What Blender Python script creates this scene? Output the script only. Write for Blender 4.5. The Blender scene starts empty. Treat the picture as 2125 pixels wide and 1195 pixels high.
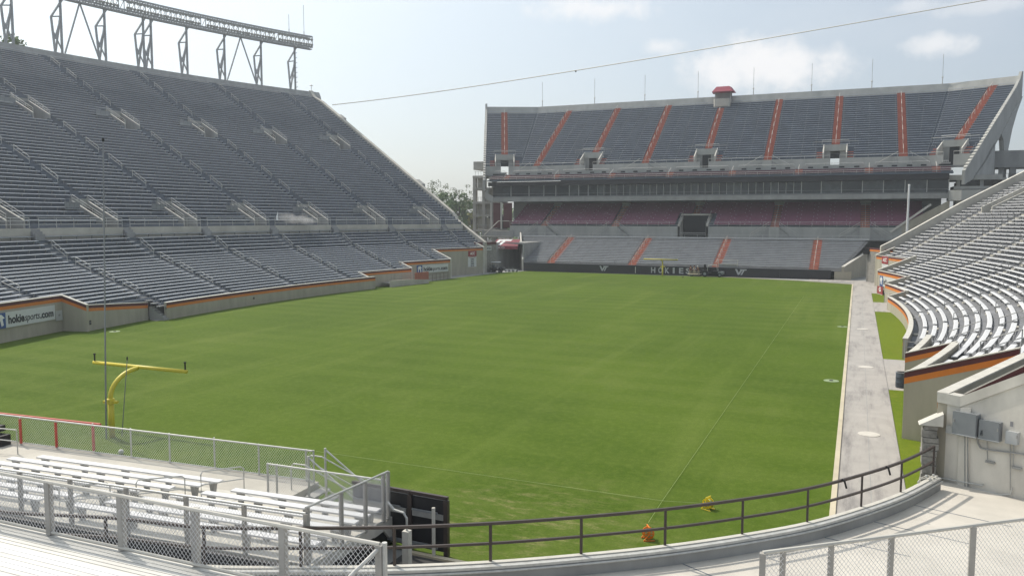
import bpy, bmesh, math, random
from math import sin, cos, tan, pi, sqrt, radians, atan2
from mathutils import Vector, Matrix
random.seed(7)
sc = bpy.context.scene
COL = sc.collection
# ------------------------------------------------------------------ camera
FPX, PW, PH = 1669.3, 2125.0, 1195.0
YAW, PITCH, ROLL = -0.4052, -0.0863, 0.0012
CAM = Vector((31.041, -27.583, 9.986))
fw = Vector((sin(YAW)*cos(PITCH), cos(YAW)*cos(PITCH), sin(PITCH)))
rt = Vector((cos(YAW), -sin(YAW), 0)); up = rt.cross(fw)
rt, up = cos(ROLL)*rt + sin(ROLL)*up, -sin(ROLL)*rt + cos(ROLL)*up
cam_d = bpy.data.cameras.new('camera'); cam = bpy.data.objects.new('camera', cam_d); COL.objects.link(cam)
cam_d.sensor_width = 36; cam_d.lens = FPX/PW*36; cam_d.clip_start = 0.1; cam_d.clip_end = 6000
M = Matrix((rt, up, -fw)).transposed().to_4x4(); M.translation = CAM; cam.matrix_world = M
sc.camera = cam
# ------------------------------------------------------------------ light
SUNV = Vector((-0.79, 0.29, 1.0)).normalized()          # towards the sun
w = bpy.data.worlds.new('World'); sc.world = w; w.use_nodes = True
nt = w.node_tree; nt.nodes.clear()
N = nt.nodes.new; L = nt.links.new
def vmath(op, a=None, b=None):
    n = N('ShaderNodeVectorMath'); n.operation = op
    for i, x in enumerate((a, b)):
        if x is None: continue
        if isinstance(x, (tuple, Vector)): n.inputs[i].default_value = x
        else: L(x, n.inputs[i])
    return n
def fmath(op, a=None, b=None, clamp=False):
    n = N('ShaderNodeMath'); n.operation = op; n.use_clamp = clamp
    for i, x in enumerate((a, b)):
        if x is None: continue
        if isinstance(x, (int, float)): n.inputs[i].default_value = x
        else: L(x, n.inputs[i])
    return n.outputs[0]
out = N('ShaderNodeOutputWorld'); bg = N('ShaderNodeBackground')
sky = N('ShaderNodeTexSky'); sky.sky_type = 'NISHITA'; sky.sun_disc = False
sky.sun_elevation = math.asin(SUNV.z); sky.sun_rotation = atan2(SUNV.x, SUNV.y)
sky.altitude = 600; sky.air_density = 1.0; sky.dust_density = 4.5; sky.ozone_density = 1.2
tc = N('ShaderNodeTexCoord'); dirn = tc.outputs['Generated']
def cdir(u, v):
    d = fw + rt*((u-PW/2)/FPX) - up*((v-PH/2)/FPX); return d.normalized()
noi = N('ShaderNodeTexNoise'); noi.inputs['Scale'].default_value = 9.0; noi.inputs['Detail'].default_value = 6; noi.inputs['Roughness'].default_value = .62
L(dirn, noi.inputs['Vector'])
noi2 = N('ShaderNodeTexNoise'); noi2.inputs['Scale'].default_value = 34.0; noi2.inputs['Detail'].default_value = 5; noi2.inputs['Roughness'].default_value = .6
L(dirn, noi2.inputs['Vector'])
nsum = fmath('ADD', fmath('MULTIPLY', fmath('SUBTRACT', noi.outputs['Fac'], .5), 2.0), fmath('MULTIPLY', fmath('SUBTRACT', noi2.outputs['Fac'], .5), 1.5))
total = None
for (u, v, rx, ry, op) in [(1590, 135, 150, 48, .9), (1500, 165, 90, 22, .5), (1255, 18, 130, 26, .75), (1370, 96, 45, 20, .6), (1945, 92, 50, 18, .7), (2060, 8, 90, 18, .4), (1890, 15, 50, 14, .4), (330, 80, 70, 40, .35)]:
    c = cdir(u, v)
    h = Vector((c.y, -c.x, 0)).normalized(); q = h.cross(c)
    df = vmath('SUBTRACT', dirn, tuple(c)).outputs[0]
    a = fmath('MULTIPLY', vmath('DOT_PRODUCT', df, tuple(h)).outputs['Value'], FPX/rx)
    b = fmath('MULTIPLY', vmath('DOT_PRODUCT', df, tuple(q)).outputs['Value'], FPX/ry)
    r = fmath('SQRT', fmath('ADD', fmath('MULTIPLY', a, a), fmath('MULTIPLY', b, b)))
    mrg = N('ShaderNodeMapRange'); mrg.interpolation_type = 'SMOOTHERSTEP'
    L(fmath('SUBTRACT', r, nsum), mrg.inputs['Value'])
    mrg.inputs['From Min'].default_value = 1.45; mrg.inputs['From Max'].default_value = -.05
    mrg.inputs['To Min'].default_value = 0; mrg.inputs['To Max'].default_value = op
    total = mrg.outputs[0] if total is None else fmath('MAXIMUM', total, mrg.outputs[0])
# thin broken cloud over the rest of the sky
noi3 = N('ShaderNodeTexNoise'); noi3.inputs['Scale'].default_value = 2.6; noi3.inputs['Detail'].default_value = 7; noi3.inputs['Roughness'].default_value = .55
strch = vmath('MULTIPLY', dirn, (1, 1, 3.0)); L(strch.outputs[0], noi3.inputs['Vector'])
mr3 = N('ShaderNodeMapRange'); mr3.interpolation_type = 'SMOOTHSTEP'; L(noi3.outputs['Fac'], mr3.inputs['Value'])
mr3.inputs['From Min'].default_value = .45; mr3.inputs['From Max'].default_value = .8; mr3.inputs['To Max'].default_value = .18
total = fmath('MAXIMUM', total, mr3.outputs[0])
hz = N('ShaderNodeMix'); hz.data_type = 'RGBA'; hz.inputs['Factor'].default_value = .38
L(sky.outputs[0], hz.inputs['A']); hz.inputs['B'].default_value = (7.5, 8.1, 8.6, 1)
# bright aureole of hazy air around the sun
au = fmath('POWER', fmath('MAXIMUM', vmath('DOT_PRODUCT', dirn, tuple(SUNV)).outputs['Value'], 0.0), 2.2)
aur = N('ShaderNodeMix'); aur.data_type = 'RGBA'; aur.blend_type = 'ADD'
L(au, aur.inputs['Factor']); L(hz.outputs['Result'], aur.inputs['A']); aur.inputs['B'].default_value = (4.4, 4.8, 4.1, 1)
mixc = N('ShaderNodeMix'); mixc.data_type = 'RGBA'
L(total, mixc.inputs['Factor']); L(aur.outputs['Result'], mixc.inputs['A']); mixc.inputs['B'].default_value = (9.0, 8.9, 8.9, 1)
L(mixc.outputs['Result'], bg.inputs['Color']); bg.inputs['Strength'].default_value = 0.115
L(bg.outputs[0], out.inputs[0])
sun_d = bpy.data.lights.new('sun', 'SUN'); sun = bpy.data.objects.new('sun', sun_d); COL.objects.link(sun)
sun_d.energy = 3.7; sun_d.angle = radians(.53); sun_d.color = (1, .93, .81)
sun.rotation_euler = (-SUNV).to_track_quat('-Z', 'Y').to_euler(); sun.location = (0, 0, 80)
sc.view_settings.view_transform = 'Standard'; sc.view_settings.look = 'None'; sc.view_settings.gamma = 1
sc.view_settings.exposure = 0.0; sc.view_settings.use_curve_mapping = False
# ------------------------------------------------------------------ places from the survey of the photograph
def ray(u, v): return fw + rt*((u-PW/2)/FPX) - up*((v-PH/2)/FPX)
def W(u, v, z=0.0):
    d = ray(u, v); return CAM + d*((z-CAM.z)/d.z)
def WY(u, v, Y):
    d = ray(u, v); return CAM + d*((Y-CAM.y)/d.y)
def WX(u, v, X):
    d = ray(u, v); return CAM + d*((X-CAM.x)/d.x)
def ZAT(x, y, v):
    # height of the point above (x, y) that shows at picture height v
    lo, hi = -20.0, 80.0
    for _ in range(50):
        m = (lo+hi)/2; q = Vector((x, y, m)) - CAM
        vv = PH/2 - FPX*q.dot(up)/q.dot(fw)
        if vv > v: lo = m
        else: hi = m
    return lo
# ------------------------------------------------------------------ materials
def mat(name, c, rough=.7, metal=0.0, var=.12, scale=3.0, bump=0.0, bscale=40.0, c2=None, streak=None, spec=.5):
    m = bpy.data.materials.new(name); m.use_nodes = True
    t = m.node_tree; b = t.nodes['Principled BSDF']
    b.inputs['Roughness'].default_value = rough; b.inputs['Metallic'].default_value = metal
    b.inputs['Specular IOR Level'].default_value = spec
    tcn = t.nodes.new('ShaderNodeTexCoord'); mp = t.nodes.new('ShaderNodeMapping')
    t.links.new(tcn.outputs['Object'], mp.inputs['Vector'])
    if streak: mp.inputs['Scale'].default_value = streak
    n1 = t.nodes.new('ShaderNodeTexNoise'); n1.inputs['Scale'].default_value = scale; n1.inputs['Detail'].default_value = 8; n1.inputs['Roughness'].default_value = .62
    t.links.new(mp.outputs[0], n1.inputs['Vector'])
    rp = t.nodes.new('ShaderNodeMapRange'); t.links.new(n1.outputs['Fac'], rp.inputs['Value'])
    rp.inputs['From Min'].default_value = .3; rp.inputs['From Max'].default_value = .7
    mx = t.nodes.new('ShaderNodeMix'); mx.data_type = 'RGBA'
    t.links.new(rp.outputs[0], mx.inputs['Factor'])
    ca = tuple(x*(1-var) for x in c); cb = tuple(min(1, x*(1+var)) for x in c) if c2 is None else c2
    mx.inputs['A'].default_value = (*ca, 1); mx.inputs['B'].default_value = (*cb, 1)
    t.links.new(mx.outputs['Result'], b.inputs['Base Color'])
    if bump:
        n2 = t.nodes.new('ShaderNodeTexNoise'); n2.inputs['Scale'].default_value = bscale; n2.inputs['Detail'].default_value = 6
        t.links.new(tcn.outputs['Object'], n2.inputs['Vector'])
        bp = t.nodes.new('ShaderNodeBump'); bp.inputs['Strength'].default_value = bump; bp.inputs['Distance'].default_value = .02
        t.links.new(n2.outputs['Fac'], bp.inputs['Height']); t.links.new(bp.outputs[0], b.inputs['Normal'])
    return m
MT = {}
MT['step'] = mat('weathered_dark_concrete_hazed', (.112, .134, .168), .9, var=.2, scale=.35)  # dark weathered concrete, with the blue of skylight and haze mixed into its colour
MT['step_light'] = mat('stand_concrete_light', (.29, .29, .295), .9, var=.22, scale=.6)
MT['alu_worn'] = mat('worn_bench_aluminium', (.57, .56, .53), .5, metal=.1, var=.12, scale=1.5, streak=(.4, 3, 1))
MT['concf'] = mat('far_stand_concrete', (.37, .37, .35), .85, var=.16, scale=.5, streak=(1, 1, .4))
MT['stepbeige'] = mat('beige_step_edge', (.44, .42, .37), .85, var=.12, scale=1)
MT['conc'] = mat('pale_concrete', (.46, .435, .385), .85, var=.2, scale=.35, bump=.15, bscale=18)
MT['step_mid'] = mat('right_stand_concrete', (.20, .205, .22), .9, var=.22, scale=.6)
MT['conc_grey'] = mat('grey_concrete', (.3, .3, .29), .88, var=.2, scale=.6, bump=.15, bscale=14, streak=(1, 1, .35))
MT['conc_block'] = mat('painted_block_wall', (.60, .57, .51), .8, var=.17, scale=1.0, bump=.2, bscale=12, streak=(1, 1, .4))
MT['deckc'] = mat('pale_deck_concrete', (.56, .525, .47), .85, var=.16, scale=.45, bump=.15, bscale=22)
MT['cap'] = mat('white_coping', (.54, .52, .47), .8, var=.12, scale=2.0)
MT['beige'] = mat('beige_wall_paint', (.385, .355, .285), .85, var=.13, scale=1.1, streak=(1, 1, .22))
MT['orange'] = mat('orange_wall_band', (.62, .19, .025), .7, var=.08, scale=2)
MT['maroon'] = mat('maroon_wall_band', (.095, .024, .026), .7, var=.1, scale=2)
MT['alu'] = mat('hazed_bench_aluminium', (.345, .375, .42), .5, metal=.35, var=.12, scale=1.2)  # blue cast of haze and skylight put into the metal colour
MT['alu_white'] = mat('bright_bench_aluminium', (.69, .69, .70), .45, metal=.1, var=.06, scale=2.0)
MT['galv'] = mat('galvanised_steel', (.50, .50, .48), .5, metal=.3, var=.14, scale=6)
MT['galv_dark'] = mat('dull_galvanised_steel', (.33, .33, .32), .6, metal=.25, var=.15, scale=6)
MT['truss'] = mat('painted_truss_steel', (.33, .34, .35), .6, metal=.2, var=.1)
MT['brown'] = mat('brown_painted_rail', (.05, .036, .032), .5, var=.15, scale=4)
MT['dark'] = mat('dark_opening', (.02, .021, .023), .9)
MT['black'] = mat('black_panel', (.016, .016, .019), .55, var=.2)
MT['banner'] = mat('black_banner', (.026, .024, .028), .6, var=.15, scale=1)
MT['redaisle_lit'] = mat('orange_aisle_paint_lit', (.52, .15, .07), .85, var=.2, scale=1.2)  # brighter copy of the aisle paint; light on the lower aisles put into colour
MT['redaisle'] = mat('terracotta_aisle_paint', (.38, .125, .08), .85, var=.18, scale=1.2)
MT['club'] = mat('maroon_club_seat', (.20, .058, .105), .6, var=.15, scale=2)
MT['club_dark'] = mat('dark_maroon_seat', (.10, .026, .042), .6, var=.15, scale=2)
MT['roofred'] = mat('crimson_awning', (.28, .03, .06), .7, var=.1)
MT['white'] = mat('white_paint', (.78, .78, .77), .6, var=.03)
MT['offwhite'] = mat('white_sign_board', (.62, .63, .63), .6, var=.04)
MT['textdark'] = mat('dark_lettering', (.03, .035, .04), .7)
MT['textgrey'] = mat('silver_lettering', (.42, .43, .45), .5)
MT['blue'] = mat('blue_sign_field', (.03, .09, .28), .6)
MT['red'] = mat('red_sign_field', (.30, .035, .04), .6)
MT['yellow'] = mat('yellow_goalpost_paint', (.62, .52, .05), .45, var=.06)
MT['reel_or'] = mat('orange_reel_plastic', (.75, .20, .015), .4)
MT['reel_ye'] = mat('yellow_reel_plastic', (.80, .58, .02), .4)
MT['string'] = mat('pale_string', (.34, .42, .18), .8)
MT['redpad'] = mat('red_rail_padding', (.50, .075, .05), .6, var=.12, scale=6)
MT['ebox'] = mat('grey_enamel_box', (.24, .255, .27), .45, metal=.2, var=.06)
MT['ebox_l'] = mat('light_grey_box', (.46, .47, .47), .5, var=.05)
MT['stone'] = mat('rough_stone', (.24, .23, .21), .9, var=.4, scale=5, bump=.8, bscale=8)
MT['rubber'] = mat('black_rubber', (.015, .015, .016), .8)
MT['bark'] = mat('bark', (.09, .065, .045), .9, var=.3, scale=6)
MT['leaf'] = mat('leaf_green', (.12, .19, .05), .75, var=.4, scale=.35)
MT['leaf2'] = mat('leaf_olive', (.19, .21, .10), .75, var=.35, scale=.35)
MT['leaf3'] = mat('leaf_yellow_green', (.27, .26, .08), .75, var=.35, scale=.35)
MT['asphalt'] = mat('asphalt', (.055, .055, .056), .9, var=.2, scale=.8, bump=.1)
MT['skin'] = mat('skin', (.42, .25, .17), .6)
MT['shirt'] = mat('maroon_shirt', (.12, .03, .04), .8)
MT['shirt2'] = mat('pale_shirt', (.5, .5, .52), .8)
MT['trouser'] = mat('khaki_trousers', (.30, .26, .2), .8)
MT['sand'] = mat('pale_edge_board', (.52, .46, .34), .8, var=.15, scale=.4)
MT['barrel'] = mat('blue_grey_barrel', (.05, .065, .085), .5)
MT['post_grey'] = mat('fence_post_steel', (.37, .355, .33), .6, metal=.1, var=.12, scale=5)
MT['glass2'] = mat('window_glass_reflection_tint', (.085, .095, .10), .15, var=.5, scale=.9)  # paler tint stands in for reflections on some panes
MT['glass3'] = mat('dim_window_glass', (.045, .055, .06), .12, var=.5, scale=1.3)  # fainter reflection put into this pane colour
MT['cover'] = mat('cover_concrete', (.56, .53, .48), .85, var=.08)
MT['dullgreen'] = mat('faded_green_cover', (.24, .31, .17), .7)
MT['glass'] = mat('dark_window_glass', (.025, .032, .036), .12, var=.3, scale=.25, spec=.6)
MT['canvas'] = mat('maroon_canopy_cloth', (.22, .03, .05), .7)
MT['ball'] = mat('pale_ball', (.6, .6, .58), .6)

def grass_mat(name, base, dark, dry, stripes):
    m = bpy.data.materials.new(name); m.use_nodes = True
    t = m.node_tree; b = t.nodes['Principled BSDF']; nn = t.nodes.new; lk = t.links.new
    b.inputs['Roughness'].default_value = .85; b.inputs['Specular IOR Level'].default_value = .06
    geo = nn('ShaderNodeNewGeometry')
    def noise(s, det, rough=.6, stretch=None):
        n = nn('ShaderNodeTexNoise'); n.inputs['Scale'].default_value = s; n.inputs['Detail'].default_value = det; n.inputs['Roughness'].default_value = rough
        if stretch:
            mp = nn('ShaderNodeMapping'); mp.inputs['Scale'].default_value = stretch; lk(geo.outputs['Position'], mp.inputs['Vector']); lk(mp.outputs[0], n.inputs['Vector'])
        else: lk(geo.outputs['Position'], n.inputs['Vector'])
        return n.outputs['Fac']
    def rng(x, a, bb, c=0., d=1.):
        r = nn('ShaderNodeMapRange'); r.interpolation_type = 'SMOOTHSTEP'; lk(x, r.inputs['Value'])
        r.inputs['From Min'].default_value = a; r.inputs['From Max'].default_value = bb; r.inputs['To Min'].default_value = c; r.inputs['To Max'].default_value = d
        return r.outputs[0]
    def mix(f, A, B):
        x = nn('ShaderNodeMix'); x.data_type = 'RGBA'; lk(f, x.inputs['Factor'])
        for k, q in (('A', A), ('B', B)):
            if isinstance(q, tuple): x.inputs[k].default_value = (*q, 1)
            else: lk(q, x.inputs[k])
        return x.outputs['Result']
    col = mix(rng(noise(.07, 5), .35, .65), base, dark)
    col = mix(rng(noise(.13, 7, .72, (1, .55, 1)), .5, .74, 0, .6), col, dry)
    if stripes:
        sx = nn('ShaderNodeSeparateXYZ'); lk(geo.outputs['Position'], sx.inputs[0])
        def m2(op, a, b2):
            n = nn('ShaderNodeMath'); n.operation = op
            for i, x in enumerate((a, b2)):
                if isinstance(x, (int, float)): n.inputs[i].default_value = x
                else: lk(x, n.inputs[i])
            return n.outputs[0]
        wob = m2('MULTIPLY', noise(.25, 2), .5)
        s1 = m2('SINE', m2('ADD', m2('MULTIPLY', sx.outputs['Y'], 2*pi/3.66), wob), 0)
        f1 = rng(s1, -.5, .5, 0, 1)
        amt = rng(noise(.045, 3), .3, .65, .0, .22)
        f2 = m2('MULTIPLY', f1, amt)
        lw = noise(.35, 4, .6, (1, .06, 1))
        col = mix(rng(lw, .5, .72, 0, .35), col, tuple(x*1.2 for x in dry))
        col = mix(f2, col, tuple(x*1.16 for x in dry))
        # worn sandy ground near the gate
        vd = nn('ShaderNodeVectorMath'); vd.operation = 'DISTANCE'; lk(geo.outputs['Position'], vd.inputs[0]); vd.inputs[1].default_value = (21.0, -3.2, 0)
        worn = m2('MULTIPLY', rng(vd.outputs['Value'], 6.5, 1.0, 0, .65), rng(noise(1.3, 8, .75, (.6, 1.6, 1)), .48, .68))
        col = mix(worn, col, (.34, .29, .15))
    mott = noise(2.6, 6, .75)
    col = mix(rng(mott, .42, .72, 0, .38), col, tuple(x*1.25 for x in dry))
    col = mix(rng(noise(5.5, 5, .8, (1, .45, 1)), .5, .75, 0, .4), col, tuple(x*.7 for x in dark))
    fine = noise(14, 4, .7)
    col = mix(rng(fine, .35, .7, 0, .45), col, tuple(x*.55 for x in dark))
    lk(col, b.inputs['Base Color'])
    bp = nn('ShaderNodeBump'); bp.inputs['Strength'].default_value = .5; bp.inputs['Distance'].default_value = .03
    lk(noise(30, 4), bp.inputs['Height']); lk(bp.outputs[0], b.inputs['Normal'])
    return m
MT['grass'] = grass_mat('mown_field_grass', (.090, .143, .0145), (.066, .113, .0105), (.142, .182, .040), True)
MT['grass2'] = grass_mat('strip_grass', (.145, .20, .016), (.115, .17, .012), (.20, .205, .03), False)
def path_mat():
    m = mat('stained_path_concrete', (.375, .352, .328), .85, var=.1, scale=.8, bump=.1, bscale=30)
    t = m.node_tree; b = t.nodes['Principled BSDF']; nn = t.nodes.new; lk = t.links.new
    src = b.inputs['Base Color'].links[0].from_socket
    tcn = nn('ShaderNodeNewGeometry'); mp = nn('ShaderNodeMapping'); mp.inputs['Scale'].default_value = (1.15, .16, 1); lk(tcn.outputs['Position'], mp.inputs['Vector'])
    n = nn('ShaderNodeTexNoise'); n.inputs['Scale'].default_value = 1.0; n.inputs['Detail'].default_value = 9; n.inputs['Roughness'].default_value = .72; lk(mp.outputs[0], n.inputs['Vector'])
    r = nn('ShaderNodeMapRange'); r.interpolation_type = 'SMOOTHSTEP'; lk(n.outputs['Fac'], r.inputs['Value']); r.inputs['From Min'].default_value = .46; r.inputs['From Max'].default_value = .74; r.inputs['To Max'].default_value = .8
    x = nn('ShaderNodeMix'); x.data_type = 'RGBA'; lk(r.outputs[0], x.inputs['Factor']); lk(src, x.inputs['A']); x.inputs['B'].default_value = (.15, .14, .14, 1)
    lk(x.outputs['Result'], b.inputs['Base Color']); return m
MT['path'] = path_mat()
# ------------------------------------------------------------------ mesh builder
class MB:
    def __init__(s): s.v = []; s.f = []; s.m = []
    def add(s, vs, fs, mi=0):
        o = len(s.v); s.v += [tuple(x) for x in vs]; s.f += [tuple(o+i for i in f) for f in fs]; s.m += [mi]*len(fs)
    def quad(s, a, b, c, d, mi=0): s.add((a, b, c, d), ((0, 1, 2, 3),), mi)
    def hexa(s, p, mi=0):  # p: 4 bottom (ccw) + 4 top
        s.add(p, ((3, 2, 1, 0), (4, 5, 6, 7), (0, 1, 5, 4), (1, 2, 6, 5), (2, 3, 7, 6), (3, 0, 4, 7)), mi)
    def box(s, c, d, rz=0.0, mi=0):
        c = Vector(c); hx, hy, hz_ = d[0]/2, d[1]/2, d[2]/2; cr, sr = cos(rz), sin(rz); P = []
        for z in (-hz_, hz_):
            for x, y in ((-hx, -hy), (hx, -hy), (hx, hy), (-hx, hy)):
                P.append((c.x+x*cr-y*sr, c.y+x*sr+y*cr, c.z+z))
        s.hexa(P, mi)
    def beam(s, a, b, wd, h, mi=0):   # rectangular bar, h measured up
        a = Vector(a); b = Vector(b); d = (b-a).normalized()
        sd = d.cross(Vector((0, 0, 1)))
        if sd.length < 1e-4: sd = Vector((1, 0, 0))
        sd.normalize(); uu = sd.cross(d).normalized()
        P = []
        for q in (a, b):
            P += [q - sd*wd/2 - uu*h/2, q + sd*wd/2 - uu*h/2, q + sd*wd/2 + uu*h/2, q - sd*wd/2 + uu*h/2]
        s.add(P, ((0, 1, 2, 3), (7, 6, 5, 4), (4, 5, 1, 0), (5, 6, 2, 1), (6, 7, 3, 2), (7, 4, 0, 3)), mi)
    def tube(s, pts, r, n=6, mi=0, cap=True):
        pts = [Vector(q) for q in pts]; rings = []
        for i, q in enumerate(pts):
            d = (pts[min(i+1, len(pts)-1)] - pts[max(i-1, 0)]).normalized()
            a = d.cross(Vector((0, 0, 1)))
            if a.length < 1e-3: a = Vector((1, 0, 0)) - d*d.x
            a.normalize(); b = d.cross(a)
            rr = r[i] if isinstance(r, (list, tuple)) else r
            rings.append([q + (a*cos(2*pi*k/n) + b*sin(2*pi*k/n))*rr for k in range(n)])
        vs = [x for g in rings for x in g]; fs = []
        for i in range(len(pts)-1):
            for k in range(n):
                k2 = (k+1) % n; fs.append((i*n+k, i*n+k2, (i+1)*n+k2, (i+1)*n+k))
        if cap: fs.append(tuple(range(n))[::-1]); fs.append(tuple((len(pts)-1)*n+k for k in range(n)))
        s.add(vs, fs, mi)
    def prism(s, poly, vec, mi=0):   # planar polygon pushed along vec
        n = len(poly); v2 = Vector(vec); P = [Vector(q) for q in poly]
        s.add(P + [q+v2 for q in P], [tuple(range(n))[::-1], tuple(range(n, 2*n))] + [(i, (i+1) % n, n+(i+1) % n, n+i) for i in range(n)], mi)
    def lathe(s, c, prof, n=16, mi=0):
        c = Vector(c); vs = []; fs = []
        for r, z in prof:
            for k in range(n): vs.append((c.x+r*cos(2*pi*k/n), c.y+r*sin(2*pi*k/n), c.z+z))
        for i in range(len(prof)-1):
            for k in range(n): fs.append((i*n+k, i*n+(k+1) % n, (i+1)*n+(k+1) % n, (i+1)*n+k))
        fs.append(tuple(range(n))[::-1]); fs.append(tuple((len(prof)-1)*n+k for k in range(n)))
        s.add(vs, fs, mi)
    def strip(s, pts, zlo, zhi, th, mi=0):  # wall along a plan polyline, th to the left of travel
        n = len(pts); P = [Vector((q[0], q[1])) for q in pts]; O = []
        for i in range(n):
            d = (P[min(i+1, n-1)] - P[max(i-1, 0)]).normalized(); O.append(P[i] + Vector((-d.y, d.x))*th)
        if not isinstance(zlo, (list, tuple)): zlo = [zlo]*n
        if not isinstance(zhi, (list, tuple)): zhi = [zhi]*n
        vs = []
        for i in range(n):
            vs += [(*P[i], zlo[i]), (*O[i], zlo[i]), (*O[i], zhi[i]), (*P[i], zhi[i])]
        fs = []
        for i in range(n-1):
            a = 4*i; b = a+4
            for k in range(4): k2 = (k+1) % 4; fs.append((a+k, b+k, b+k2, a+k2))
        fs += [(0, 1, 2, 3), (4*n-1, 4*n-2, 4*n-3, 4*n-4)]
        s.add(vs, fs, mi)
    def chain(s, a, b, za, zb, h, pitch=.05, r=.0024, slope=1.15, mi=0):  # chain-link wires between two plan points
        a = Vector((a[0], a[1])); b = Vector((b[0], b[1])); Ln = (b-a).length; d = (b-a)/Ln
        nrm = Vector((-d.y, d.x)); n = int((Ln + h/slope)/pitch)
        for sg in (1, -1):
            for k in range(n):
                s0 = k*pitch - h/slope
                t0, t1 = max(0, s0), min(Ln, s0 + h/slope)
                if t1-t0 < .01: continue
                y0, y1 = (t0-s0)*slope, (t1-s0)*slope
                if sg < 0: y0, y1 = h-y0, h-y1
                P = []
                for tt, yy in ((t0, y0), (t1, y1)):
                    q = a + d*tt; z = za+(zb-za)*tt/Ln+yy; off = nrm*(.004*sg)
                    for k2 in range(3):
                        an = 2*pi*k2/3
                        P.append((q.x+off.x+nrm.x*r*cos(an)+d.x*r*sin(an)*.8, q.y+off.y+nrm.y*r*cos(an)+d.y*r*sin(an)*.8, z - sg*r*sin(an)*.6))
                s.add(P, ((0, 1, 4, 3), (1, 2, 5, 4), (2, 0, 3, 5)), mi)
    def build(s, name, mats, parent=None, smooth=False):
        me = bpy.data.meshes.new(name); me.from_pydata(s.v, [], s.f)
        if not isinstance(mats, (list, tuple)): mats = [mats]
        for m in mats: me.materials.append(MT[m])
        if len(mats) > 1: me.polygons.foreach_set('material_index', s.m)
        if smooth: me.polygons.foreach_set('use_smooth', [True]*len(me.polygons))
        me.update()
        o = bpy.data.objects.new(name, me); COL.objects.link(o)
        if parent: o.parent = parent
        return o
def tag(o, label=None, cat=None, group=None, kind=None):
    if label: o['label'] = label
    if cat: o['category'] = cat
    if group: o['group'] = group
    if kind: o['kind'] = kind
    return o
def thing(name, label, cat, loc=(0, 0, 0), group=None):
    o = bpy.data.objects.new(name, None); COL.objects.link(o); o.empty_display_size = .3
    o.location = loc; tag(o, label, cat, group, 'thing'); return o
def fix_children(root):     # parts are modelled in world space: keep them there under a root that stands elsewhere
    for ch in list(root.children):
        ch.matrix_parent_inverse = Matrix.Translation(root.location).inverted()
def struct(o): o['kind'] = 'structure'; return o
def stuff(o): o['kind'] = 'stuff'; return o
def text_mesh(txt, size, weight=0.0, shear=0.0, space=1.0):
    cu = bpy.data.curves.new('lettering', 'FONT'); cu.body = txt; cu.size = size; cu.extrude = .01; cu.offset = weight
    cu.shear = shear; cu.space_character = space; cu.resolution_u = 3; cu.align_x = 'LEFT'
    o = bpy.data.objects.new('tmp', cu); COL.objects.link(o); bpy.context.view_layer.update()
    me = bpy.data.meshes.new_from_object(o.evaluated_get(bpy.context.evaluated_depsgraph_get()))
    bpy.data.objects.remove(o); return me
def put_text(txt, origin, xdir, ydir, width, height, material, parent, weight=0.0, shear=0.0, name='lettering'):
    me = text_mesh(txt, 1.0, weight, shear)
    xs = [q.co.x for q in me.vertices]; ys = [q.co.y for q in me.vertices]
    x0, x1, y0, y1 = min(xs), max(xs), min(ys), max(ys)
    X = Vector(xdir).normalized(); Y = Vector(ydir).normalized(); Z = X.cross(Y).normalized()
    for q in me.vertices:
        a = (q.co.x-x0)/(x1-x0)*width; b = (q.co.y-y0)/(y1-y0)*height
        q.co = Vector(origin) + X*a + Y*b + Z*(q.co.z)
    me.materials.clear(); me.materials.append(MT[material])
    o = bpy.data.objects.new(name, me); COL.objects.link(o); o.parent = parent; return o
def sheet(name, pts, z, m): 
    b = MB(); b.add([(x, y, z) for x, y in pts], (tuple(range(len(pts))),)); return struct(b.build(name, m))
# ------------------------------------------------------------------ the setting
sheet('ground', [(-480, -250), (480, -250), (480, 450), (-480, 450)], -.06, 'asphalt')
sheet('concrete_apron', [(-60, -45), (60, -45), (60, 126), (-60, 126)], -.03, 'conc_grey')
sheet('field_grass', [(-36.5, -7.2), (21.3, -7.2), (30.48, -3), (30.48, 105.4), (22.7, 109.3), (10, 113.0), (-26.5, 113.8), (-29.6, 107.5), (-30.2, 99.0), (-31.2, 88), (-31.6, 80), (-33.4, 76), (-33.4, 28), (-36.5, 24)], 0, 'grass')
sheet('path', [(30.68, -12), (33.0, -12), (33.0, 108.7), (30.3, 109.6), (30.3, 105.7), (30.68, 105.5)], .004, 'path')
b = MB(); b.box((30.58, 46, .01), (.19, 119, .1)); struct(b.build('kerb_strip', 'sand'))
b = MB(); b.strip([(30.4, 105.4), (22.7, 109.35), (10, 113.05), (5, 113.3)], -.02, .09, .22); struct(b.build('edge_board', 'sand'))
for pts in ([(33.02, 1), (35.5, 1), (34.6, 23.9), (33.02, 23.9)], [(33.02, 35.2), (35.6, 35.2), (35.6, 67.3), (33.02, 67.3)], [(33.02, 78), (35.2, 78), (34.4, 90.5), (33.02, 90.5)]):
    sheet('grass_strip', pts, .0, 'grass2')
sheet('concrete_pad', [(33.02, 23.9), (37, 23.9), (37, 35.2), (33.02, 35.2)], .004, 'path')
sheet('concrete_pad', [(33.02, 67.3), (35.2, 67.3), (35.2, 78), (33.02, 78)], .004, 'path')
sheet('concrete_pad', [(33.02, 90.5), (40, 90.5), (42, 113.9), (24, 113.9), (24, 110), (30.2, 109.6), (33.02, 108.7)], .002, 'path')
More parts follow.
